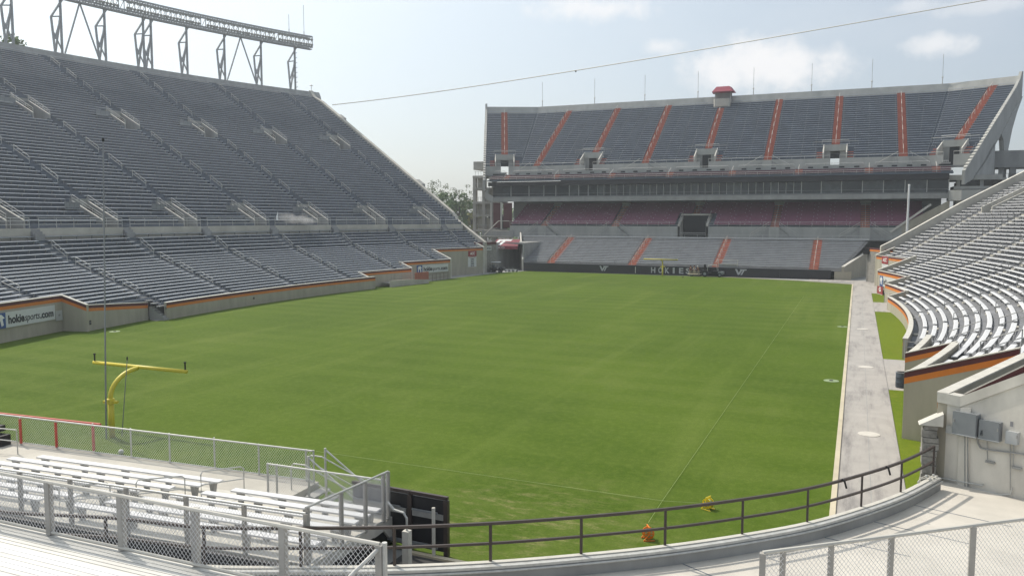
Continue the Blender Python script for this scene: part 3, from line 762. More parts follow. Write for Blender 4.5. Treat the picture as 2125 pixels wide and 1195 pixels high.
def lbench(P, d, z, a, c, h=.42, wd=.27):
    b = MB(); prof = ((-wd/2, h-.07), (-wd/2, h-.03), (-wd/2+.07, h), (wd/2, h), (wd/2, h-.045))
    vs = [P(s, d+x, z+y) for s in (a, c) for x, y in prof]; k = 5
    b.add(vs, [(j, k+j, k+(j+1) % k, (j+1) % k) for j in range(k)] + [(4, 3, 2, 1, 0), (5, 6, 7, 8, 9)])
    n = max(1, int((c-a)/2.2))
    for i in range(n+1):
        s = a+(c-a)*(.03+.94*i/n)
        b.hexa([P(s-.02, d+.02, z), P(s+.02, d+.02, z), P(s+.02, d+.1, z), P(s-.02, d+.1, z), P(s-.02, d-.04, z+h-.06), P(s+.02, d-.04, z+h-.06), P(s+.02, d+.12, z+h-.06), P(s-.02, d+.12, z+h-.06)], 1)
    return b
# --- lower bleachers behind the black banner
low = thing('bleacher_block', 'low grey bleachers behind the black lettered banner wall', 'bleachers', (1, 121, 0))
PL = lin((0, 114.55), (1, 0), (0, 1))
lr = [(.1+.765*i, .1+.765*(i+1), 1.62+.268*i, 1.35+.268*i) for i in range(17)]
fl = lambda d: -27.45 - .46*d
fr = lambda d: 28.75 + .32*d
mb = MB(); lsteps(mb, PL, lr, fl, fr); mb.build('terrace', 'step_light', low)
la = [-22.1, -6.4, 8.6, 24.5]
for (d0, d1, z, zp) in lr:
    ed = [fl(d0)+.2] + [x for q in la for x in (q-.02*d0*(1 if q < -20 else 0)-.75, q-.02*d0*(1 if q < -20 else 0)+.75)] + [fr(d0)-.2]
    for a, c in zip(ed[::2], ed[1::2]): lbench(PL, d0+.42, z, a, c, wd=.3).build('bench', ['alu', 'galv_dark'], low)
for q in la:
    m = MB()
    for (d0, d1, z, zp) in lr:
        qq = q-.02*d0*(1 if q < -20 else 0)
        m.box((qq, 114.55+(d0+d1)/2, z+.004), (1.5, d1-d0-.01, .008)); m.box((qq, 114.55+d0+.55, z+.074), (1.46, .4, .13))
    stuff(m.build('aisle_steps', 'redaisle_lit', low))
    for i in range(0, 17, 3):
        d0, z0 = lr[i][0], lr[i][2]; d1, z1 = lr[min(16, i+2)][0], lr[min(16, i+2)][2]
        m = MB(); m.tube([PL(q, d0, z0), PL(q, d0, z0+.85), PL(q, d1, z1+.85), PL(q, d1, z1)], .035, 5); m.build('centre_rail', 'cap', low)
m = MB(); m.beam((fl(13)+.2, 127.85, 6.95), (fr(13), 127.85, 6.95), .05, .05)
for i in range(28): m.tube([(fl(13)+.3+i*2.4, 127.85, 5.9), (fl(13)+.3+i*2.4, 127.85, 6.97)], .025, 5)
m.beam((fl(13)+.2, 127.75, 6.35), (fr(13), 127.75, 6.35), .1, .22); m.build('rear_rail', 'galv', low)
m = MB(); m.prism([(fl(0)-.05, 114.4, -.1), (fl(0)-.05, 114.4, 2.3), (fl(13)-.05, 127.6, 7.1), (fl(13)-.05, 127.6, -.1)], (-.3, 0, 0)); m.build('end_wall', 'cap', low)
m = MB(); m.prism([(fr(0)+.05, 114.6, -.1), (fr(0)+.05, 114.6, 2.1), (fr(12)+.4, 127.2, 4.6), (fr(12)+.4, 127.2, -.1)], (.35, 0, 0)); m.build('end_wall', 'beige', low)
m = MB(); m.beam((fr(0)+.22, 114.6, 2.14), (fr(12)+.57, 127.2, 4.64), .5, .08); m.build('end_coping', 'cap', low)
m = MB(); m.box((29.0, 114.62, .62), (2.6, .2, 1.4)); m.build('plinth', 'beige', low)
m = MB(); m.box((10.6, 115.2, 1.85), (3.0, 1.0, .5)); m.box((10.6, 114.8, 2.2), (3.1, .06, .1)); m.build('camera_platform', 'conc_grey', low)
for dx in (-1.6, 1.6):
    m = MB(); m.tube([(10.6+dx, 114.8, 1.4), (10.6+dx*1.02, 114.8, 2.9)], .06, 6); m.build('platform_post', 'cap', low)
m = MB(); m.tube([(9.0, 114.8, 2.85), (12.2, 114.8, 2.85)], .05, 6); m.build('platform_rail', 'cap', low)
fix_children(low)
ban = thing('banner_wall', 'long black banner wall with silver letters at the far end of the field', 'banner wall', (1, 114.2, 0))
xs = [-27.4, -19.0, -12.6, -4.6, 3.8, 12.6, 19.2, 27.2]
for x0, x1 in zip(xs, xs[1:]):
    m = MB(); m.box(((x0+x1)/2, 114.3, .74), (x1-x0-.02, .2, 1.62)); m.build('banner_panel', 'banner', ban)
xd, yd = (1, 0, 0), (0, 0, 1)
for ch, u in (('H', 1351), ('O', 1366), ('K', 1380), ('I', 1396), ('E', 1409), ('S', 1423)):
    x = WY(u, 562, 114.19).x; wd = .35 if ch == 'I' else .78
    put_text(ch, (x, 114.19, .3), xd, yd, wd, 1.02, 'textgrey', ban, weight=.03)
def vt_mark(x, z, wd, h, parent, Y, material='textgrey', d=(1, 0, 0), n=(0, -.012, 0)):
    # slanted double letter mark: a V joined to a T along its arm
    D = Vector(d); polys = ([(0, 1), (.16, 1), (.34, .34), (.52, .82), (.52, 1), (.98, 1), (.93, .78), (.76, .78), (.52, 0), (.36, 0), (.26, .0)],)
    V = [(0, 1), (.17, 1), (.31, .40), (.45, .78), (.60, .78), (.36, 0), (.24, 0)]
    T = [(.40, 1), (1.0, 1), (.93, .78), (.80, .78), (.60, .0), (.45, .0), (.655, .78), (.34+.12, .78)]
    for nm, pg in (('letter_mark', V), ('letter_mark', T)):
        m = MB(); m.prism([Vector((x, Y, z)) + D*(a*wd) + Vector((0, 0, b_*h)) for a, b_ in pg], n); o = m.build(nm, material, parent)
vt_mark(WY(1244, 560, 114.19).x, .42, 1.75, .92, ban, 114.19)
vt_mark(WY(1525, 568, 114.19).x, .38, 2.0, .98, ban, 114.19)
m = MB(); m.box((-5.55, 114.1, .75), (.12, .1, 1.1)); m.build('marker_post', 'cap', ban)
fix_children(ban)
# --- the building above
far = thing('grandstand', 'tall far end grandstand with maroon club seats, glass suites and red aisles', 'grandstand', (2, 140, 0))
XL, XR = -42.7, 45.6
m = MB(); m.add([(-44, 127.9, 6.15), (44, 127.9, 6.15), (44, 131, 6.15), (-44, 131, 6.15)], ((0, 1, 2, 3),)); m.build('concourse_floor', 'conc_grey', far)
# club wall with entrance gap and double stairs
ca = [-29.8, -14.4, 16.6, 32.2]
for x0, x1 in ((-37.5, -1.1), (3.9, 38.2)):
    m = MB(); m.box(((x0+x1)/2, 131.15, 7.3), (x1-x0, .3, 2.3)); m.build('club_wall', 'concf', far)
    m = MB(); n = int((x1-x0)/2.1)
    for i in range(n+1): m.tube([(x0+(x1-x0)*i/n, 131.05, 8.4), (x0+(x1-x0)*i/n, 131.05, 9.4)], .025, 5)
    for z in (8.75, 9.1, 9.4): m.tube([(x0, 131.05, z), (x1, 131.05, z)], .025, 5)
    m.build('club_rail', 'galv', far)
for x in ca:
    for sg in (-1, 1):
        m = MB(); ns = 8
        for k in range(ns):
            zz = 8.45 - (k+1)*.28
            m.box((x+sg*(1.0+.36*k), 130.55, (6.15+zz)/2), (.36, .85, max(.05, zz-6.15)))
        m.build('stair', 'conc_grey', far)
        m = MB(); m.tube([(x+sg*.9, 130.1, 9.3), (x+sg*4.3, 130.1, 7.1), (x+sg*4.3, 130.1, 6.15)], .04, 5); m.tube([(x+sg*.9, 130.1, 8.9), (x+sg*4.3, 130.1, 6.7)], .03, 5); m.build('stair_rail', 'galv' if sg > 0 else 'cap', far)
    m = MB(); m.box((x, 130.55, 7.3), (1.75, .9, 2.32)); m.build('stair_landing', 'concf', far)
PC = lin((0, 131.3), (1, 0), (0, 1)); NCR = 13
cr = [(.75*i, .75*(i+1), 8.45+.36*i, 8.45+.36*(i-1)) for i in range(NCR)]
mb = MB(); lsteps(mb, PC, cr, lambda d: -37.5, lambda d: 42.0, [(-1.1, 3.9, 0, 5)]); mb.build('club_terrace', 'step', far)
def seat_row(P, d, z, a, c, m):
    # one row of tip-up seats: pans and backs, seat by seat, close together
    n = int((c-a)/.56); w_ = (c-a)/n
    for i in range(n):
        s = a+w_*i; e = s+w_-.012
        m.hexa([P(s, d, z+.38), P(e, d, z+.38), P(e, d+.38, z+.42), P(s, d+.38, z+.42), P(s, d, z+.45), P(e, d, z+.45), P(e, d+.38, z+.47), P(s, d+.38, z+.47)])
        m.hexa([P(s, d+.36, z+.42), P(e, d+.36, z+.42), P(e, d+.42, z+.42), P(s, d+.42, z+.42), P(s, d+.46, z+.84), P(e, d+.46, z+.84), P(e, d+.51, z+.84), P(s, d+.51, z+.84)])
call = [-29.8, -14.4, 1.1, 16.6, 32.2]
for k, (d0, d1, z, zp) in enumerate(cr[:-1]):
    sh = .0
    ed = [-37.3] + [x for q in call for x in ((q-.8, q+.8) if not (q == 1.1 and k < 6) else (q-3.3, q+4.2))] + [41.8]
    for a, c in zip(ed[::2], ed[1::2]):
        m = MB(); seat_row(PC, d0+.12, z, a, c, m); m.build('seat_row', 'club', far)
        m = MB()
        for i in range(int((c-a)/2.9)+1): m.box((a+min(c-a, i*2.9+.05+(.7 if k % 2 else 0)), 131.3+d0+.2, z+.5), (.1, .2, .1))
        stuff(m.build('armrests', 'white', far))
for q in call:
    m = MB()
    for k, (d0, d1, z, zp) in enumerate(cr):
        if q == 1.1 and k < 6: continue
        m.box((q, 131.3+(d0+d1)/2, z+.004), (1.6, .74, .008)); m.box((q, 131.3+d0+.55, z+.09), (1.56, .38, .17))
    stuff(m.build('aisle_steps', 'redaisle_lit', far))
    for k in range(0 if q != 1.1 else 7, 12, 3):
        m = MB(); m.tube([PC(q, cr[k][0], cr[k][2]), PC(q, cr[k][0], cr[k][2]+.9), PC(q, cr[k+1][1], cr[k+1][2]+.9), PC(q, cr[k+1][1], cr[k+1][2])], .035, 5); m.build('centre_rail', 'cap', far)
    m = MB(); m.box((q, 140.6, 13.0), (1.9, 1.1, 2.3)); m.build('aisle_pier', 'concf', far)
# club entrance
m = MB(); m.box((1.4, 134.9, 8.4), (5.0, 1.4, 4.5)); e = m.build('club_entrance', 'dark', far)
m = MB(); m.box((1.4, 132.9, 6.2), (4.9, 3.4, .1)); m.build('entrance_floor', 'dark', e)
for x in (-1.35, 4.15):
    m = MB(); m.prism([(x-.2, 131.0, 6.2), (x-.2, 131.0, 8.9), (x-.2, 135.6, 10.8), (x-.2, 135.6, 6.2)], (.4, 0, 0)); m.build('side_wall', 'conc', e)
    m = MB(); m.beam((x, 131.0, 9.6), (x, 135.6, 11.5), .08, .08); m.build('entrance_rail', 'cap', e)
m = MB(); m.box((1.4, 134.2, 10.75), (5.9, .3, .3)); m.build('lintel', 'conc', e)
m = MB(); m.tube([(-1, 131.1, 7.2), (3.8, 131.1, 7.2)], .04, 5); m.build('gate_rail', 'galv', e)
# back wall, slab, glass suites
m = MB(); m.box((2, 141.4, 10.0), (86, .3, 7.6)); m.build('club_back_wall', 'conc_grey', far)
m = MB(); m.add([(XL, 132.25, 13.3), (XR, 132.25, 13.3), (XR, 141.3, 13.45), (XL, 141.3, 13.45)], ((3, 2, 1, 0),)); m.build('slab_soffit', 'conc_grey', far)
m = MB(); m.box(((XL+XR)/2, 132.1, 13.95), (XR-XL, .3, .85)); m.build('slab_fascia', 'conc_grey', far)
m = MB(); m.box(((XL+XR)/2, 137, 14.4), (XR-XL, 9.4, .2)); m.build('suite_floor', 'conc_grey', far)
gx = [XL+.2, -38.2, -34.0, -30.6, -27.9, -24.9, -22.8, -20.75, -18.7]
while gx[-1] < 20: gx.append(gx[-1]+1.37*1.0)
gx += [24.5, 28, 31.5, 35, 38.5, 42, XR-.2]
for a, c in zip(gx, gx[1:]):
    m = MB(); m.box(((a+c)/2, 133.3, 15.75), (c-a-.1, .05, 2.3)); g_ = m.build('suite_window', random.choice(['glass', 'glass', 'glass3', 'glass3', 'glass2']), far)
    m = MB(); m.box((c, 133.27, 15.75), (.09 if -20 < c < 20 else .14, .1, 2.3)); m.build('mullion', 'galv', g_)
m = MB(); m.box(((XL+XR)/2, 133.22, 14.62), (XR-XL, .12, .12)); m.build('window_sill', 'conc_grey', far)
m = MB(); m.box(((XL+XR)/2, 133.25, 15.2), (XR-XL-.4, .04, .05)); m.build('glazing_bar', 'galv_dark', far)
m = MB(); m.box(((XL+XR)/2, 137.2, 15.8), (XR-XL-.4, 7.4, 2.5)); m.build('suite_interior', 'dark', far)
m = MB(); m.box((9.5, 132.6, 17.38), (71.6, 1.7, 1.0)); m.build('soffit_fascia', 'banner', far)
m = MB(); m.box((-34.6, 132.3, 17.3), (17.0, .5, .85)); m.build('end_fascia', 'banner', far)
# two rows of maroon seats, their wall and the cross aisle
m = MB(); m.box((1.4, 132.5, 18.0), (89, 1.9, .25)); m.box((1.4, 133.1, 18.3), (89, .75, .4)); m.build('balcony_step', 'step', far)
PB = lin((0, 131.75), (1, 0), (0, 1)); ba = [-39.0, -27.6, -15.6, -3.7, 8.4, 20.5, 32.5, 43.3]
edb = [-42.8] + [x for q in ba for x in (q-.7, q+.7)] + [45.6]
for a, c in zip(edb[::2], edb[1::2]):
    if c-a < 1: continue
    for d, z in ((.15, 17.95), (.95, 18.3)):
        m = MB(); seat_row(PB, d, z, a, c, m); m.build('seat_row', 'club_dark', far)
    m = MB(); m.box(((a+c)/2, 134.3, 19.25), (c-a, .25, 1.35)); wl = m.build('vent_wall', 'concf', far)
    for f in (.12, .37, .63, .87):
        m = MB(); m.box((a+(c-a)*f, 134.16, 19.5), (.9, .05, .26)); m.build('vent', 'dark', wl)
    m = MB(); m.tube([(a+.3, 134.2, 20.2), (c-.3, 134.2, 20.2)], .05, 5)
    for i in range(4): m.tube([(a+.3+(c-a-.6)*i/3, 134.2, 19.9), (a+.3+(c-a-.6)*i/3, 134.2, 20.2)], .03, 5)
    m.build('wall_rail', 'galv', far)
for q in ba:
    m = MB(); m.box((q, 132.2, 18.16), (1.35, .9, .12)); m.box((q, 133.2, 18.6), (1.35, .8, .35)); m.box((q, 133.9, 18.9), (1.35, .5, .5)); m.build('aisle_step', 'redaisle', far)
    m = MB(); m.tube([(q, 131.7, 18.1), (q, 131.7, 19.1), (q, 134, 20.1), (q, 134, 19.2)], .04, 5); m.build('centre_rail', 'cap', far)
m = MB(); m.tube([(XL, 131.6, 18.75), (XR+.3, 131.6, 18.75)], .04, 5); m.tube([(XL, 131.6, 18.4), (XR+.3, 131.6, 18.4)], .03, 5)
for i in range(42): m.tube([(XL+i*2.15, 131.6, 17.9), (XL+i*2.15, 131.6, 18.78)], .025, 5)
m.build('balcony_rail', 'galv', far)
m = MB(); m.box((2, 136, 19.3), (92, 3.6, .2)); m.build('cross_aisle', 'step_light', far)
# upper deck: centre and two angled wings
A16 = radians(24); CX = 2.15; HW = 40.0
PU = {0: lin((CX, 137.5), (1, 0), (0, 1)),
      -1: lin((CX-HW, 137.5), (cos(A16), sin(A16)), (-sin(A16), cos(A16))),
      1: lin((CX+HW, 137.5), (cos(A16), -sin(A16)), (sin(A16), cos(A16)))}
T8 = tan(A16/2); NUD = 29
ur = [(.76*i, .76*(i+1), 21.45+.505*i, 21.45+.505*(i-1) if i else 19.3) for i in range(NUD)]
ZUT = ur[-1][2]
lim = {0: (lambda d: -HW-T8*d, lambda d: HW+T8*d), -1: (lambda d: -9.3, lambda d: T8*d), 1: (lambda d: -T8*d, lambda d: 9.3)}
# wings: going up the slope the rows grow longer at the fold
WE = 7.6; lim[-1] = (lambda d: -WE, lambda d: T8*d); lim[1] = (lambda d: -T8*d, lambda d: WE)
lim[0] = (lambda d: -HW-T8*d, lambda d: HW+T8*d)
ua = {0: [CX_-CX for CX_ in (-34.05, -21.95, -9.9, 2.2, 14.35, 26.5, 38.2)], -1: [-3.4], 1: [3.6]}
uv = {0: [(-21.95-CX), (2.2-CX), (26.5-CX)], -1: [-3.4], 1: [3.6]}
ubl = []
for wg in (0, -1, 1):
    P = PU[wg]; sa, sb = lim[wg]; holes = sorted([(q-2.0, q+2.0, 0, 4) for q in uv[wg]])
    mb = MB(); lsteps(mb, P, ur, sa, sb, holes); mb.build('upper_terrace', 'step', far)
    for i, (d0, d1, z, zp) in enumerate(ur):
        ed = [sa(d0)+.03]
        for q in ua[wg]:
            hw_ = 3.3 if (q in uv[wg] and i < 4) else .75
            ed += [q-hw_, q+hw_]
        ed += [sb(d0)-.03]
        for a, c in zip(ed[::2], ed[1::2]):
            if c-a < .6: continue
            ubl.append(((c-a)/(1+.02*i), lbench(P, d0+.46, z, a, c)))
    for q in ua[wg]:
        hole = q in uv[wg]; m = MB()
        for i, (d0, d1, z, zp) in enumerate(ur):
            if hole and i < 5: continue
            if wg == 0 and q == ua[0][3] and i > NUD-4: continue
            for (s0, s1, h0, h1, dz, e0) in ((-.75, .75, d0+.01, d1, .008, 0), (-.72, .72, d0+.4, d1-.01, .25, .009)):
                m.hexa([P(q+s0, h0, z+e0), P(q+s1, h0, z+e0), P(q+s1, h1, z+e0), P(q+s0, h1, z+e0), P(q+s0, h0, z+dz), P(q+s1, h0, z+dz), P(q+s1, h1, z+dz), P(q+s0, h1, z+dz)])
            m.hexa([P(q-.75, d0-.02, zp), P(q+.75, d0-.02, zp), P(q+.75, d0-.004, zp), P(q-.75, d0-.004, zp), P(q-.75, d0-.02, z), P(q+.75, d0-.02, z), P(q+.75, d0-.004, z), P(q-.75, d0-.004, z)])
        stuff(m.build('aisle_steps', 'redaisle', far))
        for i in range(6 if hole else 1, NUD-2, 4):
            m = MB(); m.tube([P(q, ur[i][0], ur[i][2]), P(q, ur[i][0], ur[i][2]+.9), P(q, ur[i+2][0], ur[i+2][2]+.9), P(q, ur[i+2][0], ur[i+2][2])], .04, 5); m.build('centre_rail', 'cap', far)
        if hole:
            m = MB(); m.hexa([P(q-2.4, 2.4, 22.9), P(q+2.4, 2.4, 22.9), P(q+2.4, 3.1, 22.9), P(q-2.4, 3.1, 22.9), P(q-2.0, 2.4, 24.1), P(q+2.0, 2.4, 24.1), P(q+2.0, 3.1, 24.1), P(q-2.0, 3.1, 24.1)])
            e = m.build('entrance', 'concf', far)
            lit = (wg == -1) or (wg == 0 and abs(q+CX-26.5) < .1)
            m = MB(); m.hexa([P(q-2.0, 2.6, 19.4), P(q-.85, 2.6, 19.4), P(q-.85, 3.0, 19.4), P(q-2.0, 3.0, 19.4), P(q-2.0, 2.6, 22.9), P(q-.85, 2.6, 22.9), P(q-.85, 3.0, 22.9), P(q-2.0, 3.0, 22.9)])
            m.hexa([P(q+.85, 2.6, 19.4), P(q+2.0, 2.6, 19.4), P(q+2.0, 3.0, 19.4), P(q+.85, 3.0, 19.4), P(q+.85, 2.6, 22.9), P(q+2.0, 2.6, 22.9), P(q+2.0, 3.0, 22.9), P(q+.85, 3.0, 22.9)]); m.build('back_panel', 'conc_grey', e)
            m = MB(); zz = (19.4, 22.9) if not lit else (21.5, 22.35)
            m.hexa([P(q-.85, 2.7, zz[0]), P(q+.85, 2.7, zz[0]), P(q+.85, 3.0, zz[0]), P(q-.85, 3.0, zz[0]), P(q-.85, 2.7, zz[1]), P(q+.85, 2.7, zz[1]), P(q+.85, 3.0, zz[1]), P(q-.85, 3.0, zz[1])]); m.build('portal', 'dark', e)
            for s_ in (-2.15, 1.95):
                m = MB(); m.hexa([P(q+s_, 0, 20.9), P(q+s_+.2, 0, 20.9), P(q+s_+.2, 3, 21.5), P(q+s_, 3, 21.5), P(q+s_, 0, 22.4), P(q+s_+.2, 0, 22.4), P(q+s_+.2, 3, 24.2), P(q+s_, 3, 24.2)]); m.build('side_wall', 'cap', e)
            m = MB(); m.tube([P(q-2.4, 2.9, 24.1), P(q-2.4, 2.9, 25.0), P(q+2.4, 2.9, 25.0), P(q+2.4, 2.9, 24.1)], .04, 5); m.tube([P(q-4, 2.6, 24.0), P(q-4, 2.6, 24.7), P(q+4, 2.6, 24.7), P(q+4, 2.6, 24.0)], .03, 5); m.build('entrance_rail', 'galv', e)
            for s_ in (-3.25, 2.25):
                m = MB()
                for i in range(3): m.hexa([P(q+s_, ur[i][0], ur[i][2]), P(q+s_+1, ur[i][0], ur[i][2]), P(q+s_+1, ur[i][1], ur[i][2]), P(q+s_, ur[i][1], ur[i][2]), P(q+s_, ur[i][0], ur[i][2]+.2), P(q+s_+1, ur[i][0], ur[i][2]+.2), P(q+s_+1, ur[i][1], ur[i][2]+.2), P(q+s_, ur[i][1], ur[i][2]+.2)])
                m.build('side_steps', 'redaisle', e)
        elif wg == 0:
            for sg in (-1, 1):
                m = MB()
                for k in range(7):
                    zz = 21.3-(k+1)*.27; m.box((CX+q+sg*(1.0+.42*k), 137.0, (19.4+zz)/2), (.42, .8, zz-19.4))
                m.build('stair', 'conc_grey', far)
                m = MB(); m.tube([(CX+q+sg*.9, 136.6, 22.2), (CX+q+sg*4.2, 136.6, 20.3), (CX+q+sg*4.2, 136.6, 19.4)], .04, 5); m.build('stair_rail', 'galv' if sg > 0 else 'cap', far)
            m = MB(); m.box((CX+q, 137.0, 20.33), (1.7, .85, 1.9)); m.build('stair_landing', 'concf', far)
    # front wall of the deck, between the entrances
    fr_ = [sa(0)] + [x for h in holes for x in (h[0]+1.15, h[1]-1.15)] + [sb(0)]
    for a, c in zip(fr_[::2], fr_[1::2]):
        m = MB(); m.hexa([P(a, -.25, 19.35), P(c, -.25, 19.35), P(c, -.02, 19.35), P(a, -.02, 19.35), P(a, -.25, 21.35), P(c, -.25, 21.35), P(c, -.02, 21.35), P(a, -.02, 21.35)]); m.build('deck_wall', 'concf', far)
        m = MB(); m.tube([P(a, -.15, 21.9), P(c, -.15, 21.9)], .03, 5)
        n = max(2, int((c-a)/2.2))
        for i in range(n+1): m.tube([P(a+(c-a)*i/n, -.15, 21.3), P(a+(c-a)*i/n, -.15, 21.92)], .025, 5)
        m.build('deck_rail', 'galv', far)
    dT = .76*NUD
    m = MB(); a0, c0, a1, c1 = sa(dT), sb(dT), sa(dT+1.0), sb(dT+1.0)
    m.hexa([P(a0, dT, ZUT), P(c0, dT, ZUT), P(c1, dT+1.1, ZUT-2), P(a1, dT+1.1, ZUT-2), P(a1, dT+.7, ZUT+1.75), P(c1, dT+.7, ZUT+1.75), P(c1, dT+1.2, ZUT+1.8), P(a1, dT+1.2, ZUT+1.8)]); m.build('top_wall', 'concf', far)
    m = MB(); m.hexa([P(sa(4), 4.0, 22.3), P(sb(4), 4.0, 22.3), P(c1, dT+1, ZUT-2.2), P(a1, dT+1, ZUT-2.2), P(sa(4), 4.0, 22.8), P(sb(4), 4.0, 22.8), P(c1, dT+1, ZUT-1.6), P(a1, dT+1, ZUT-1.6)]); m.build('deck_underside', 'conc_grey', far)
place_benches(far, ubl, 300)
# raker walls closing the two wings
for wg, s in ((-1, -WE), (1, WE)):
    P = PU[wg]; th = -.5 if wg < 0 else .5
    prof = [(-5.2, 18.2), (-1, 20.9), (5, 24.9), (12, 29.6), (20, 34.9), (22, 36.6), (22.9, 38.1), (23.6, 38.2)]
    lowp = [(-5.2, 15.8), (-1, 16.9), (5, 20.2), (12, 25.0), (18.5, 29.8), (21, 31.5), (23.4, 33.2), (23.6, 33.6)]
    m = MB(); dx = .0
    for (d0, z0), (d1, z1), (e0, y0), (e1, y1) in zip(prof, prof[1:], lowp, lowp[1:]):
        m.hexa([P(s, e0, y0), P(s+th, e0, y0), P(s+th, e1, y1), P(s, e1, y1), P(s, d0, z0), P(s+th, d0, z0), P(s+th, d1, z1), P(s, d1, z1)])
    m.build('raker_wall', 'concf', far); m = MB()
    for k in range(30): m.hexa([P(s-.02, -4.6+.9*k, 18.65+.585*k), P(s+th*1.05, -4.6+.9*k, 18.65+.585*k), P(s+th*1.05, -4.2+.9*k, 18.85+.585*k), P(s-.02, -4.2+.9*k, 18.85+.585*k), P(s-.02, -4.6+.9*k, 18.85+.585*k), P(s+th*1.05, -4.6+.9*k, 18.85+.585*k), P(s+th*1.05, -4.2+.9*k, 19.05+.585*k), P(s-.02, -4.2+.9*k, 19.05+.585*k)])
    stuff(m.build('raker_blocks', 'cap', far))
    # curved rear column
    m = MB(); cs = [(12.6, 26.5, 14.5, 24.0, 1), (13.0, 24.0, 14.8, 22.5, 1)]
    poly = [(23.4, 33.4), (20.5, 30.2), (18.0, 26.6), (16.4, 23.0), (15.9, 19.0), (15.7, -1), (14.0, -1), (14.0, 19.5), (14.0, 22.6), (13.4, 24.4), (12.2, 25.4), (18.6, 30.2)]
    m.prism([P(s-.1, d, z) for d, z in poly], P(s+th*1.4, 0)-P(s-.1, 0)); m.build('rear_column', 'concf', far)
    m = MB(); m.prism([P(s-.15, d, z) for d, z in ((-1.0, 17.2), (3.2, 19.6), (9.6, 24.2), (9.6, 17.0))], P(s+th, 0)-P(s-.15, 0)); m.build('end_panel', 'concf', far)
# right end: glazed lobby, balcony box and the lower raking wall
m = MB(); m.box((49.2, 136.5, 15.4), (6.0, 6.0, .5)); m.box((49.4, 138.5, 17.2), (8.4, 9.0, .9)); m.build('lobby_slab', 'concf', far)
for k, x in enumerate((47.0, 50.6, 54.0)):
    m = MB(); m.box((x, 135.0, 11.5), (.6, .7, 11.2)); m.build('lobby_column', 'concf', far)
for x0, x1 in ((47.3, 50.3), (50.9, 53.7)):
    for k in range(2):
        m = MB(); m.box((x0+(x1-x0)*(.25+.5*k), 135.2, 14.6), ((x1-x0)/2-.08, .06, 4.6)); g_ = m.build('lobby_window', 'glass', far)
        m = MB()
        for z in (13.2, 14.8): m.box((x0+(x1-x0)*(.25+.5*k), 135.15, z), ((x1-x0)/2-.08, .08, .09))
        m.build('glazing_bar', 'ebox', g_)
m = MB(); m.box((50.5, 138.6, 14), (7.0, 6.0, 5)); m.build('lobby_interior', 'dark', far)
m = MB(); bx = WY(2000, 411, 129.5); m.prism([(45.3, 130.5, 13.1), (47.0, 129.2, 13.1), (50.2, 129.2, 13.1), (51.2, 130.5, 13.1), (51.2, 135, 13.1), (45.3, 135, 13.1)], (0, 0, 1.8)); m.build('balcony_box', 'concf', far)
m = MB(); m.prism([(46.4, 131.4, 12.5), (50.4, 131.4, 12.5), (50.2, 134.8, 12.5), (46.4, 134.8, 12.5)], (0, 0, .6)); m.box((49.0, 133, 11.6), (.8, .8, 1.9)); m.build('balcony_support', 'concf', far)
m = MB(); m.prism([(41.6, 131.2, 6.0), (36.6, 131.0, 7.6), (37.2, 131.1, 8.4), (45.5, 131.4, 13.2), (45.5, 131.4, 6.0)], (0, .5, 0)); m.build('raking_wall', 'beige', far)
m = MB(); m.beam((36.3, 130.9, 7.6), (42.6, 131.0, 12.5), .3, .35); m.build('raking_rail', 'cap', far)
# left end: wine panels, slim posts, curved bracket
for x in (-41.0, -38.6):
    m = MB(); m.box((x, 132.4, 10.6), (2.0, .2, 5.4)); m.build('end_panel', 'maroon', far)
for x in (-42.3, -39.9):
    m = MB(); m.box((x, 131.9, 10.5), (.28, .28, 5.8)); m.build('end_post', 'cap', far)
m = MB(); m.prism([(XL-.2, 131.9, 16.6), (XL-1.1, 131.9, 15.6), (XL-1.1, 131.9, 14.6), (XL-.6, 131.9, 13.9), (XL+.8, 131.9, 13.4), (XL+.8, 131.9, 14.6), (XL-.2, 131.9, 15.2)], (0, .4, 0)); m.build('corner_bracket', 'concf', far)
m = MB(); m.box((-40.3, 130.9, 6.6), (7.5, .3, 1.6)); m.build('ramp_wall', 'conc_grey', far)
m = MB(); m.tube([(-43.4, 130.6, 6.4), (-40, 130.6, 9.4), (-37.5, 130.6, 9.4)], .09, 6); m.tube([(-43.4, 130.6, 7.4), (-37.5, 130.6, 7.3)], .05, 5); m.build('ramp_rail', 'cap', far)
m = MB(); m.box((2, 142.2, 9), (84, .3, 17.6)); m.box((2, 150, 17.0), (84, 15.5, .5)); m.build('rear_wall', 'conc_grey', far)
fix_children(far)
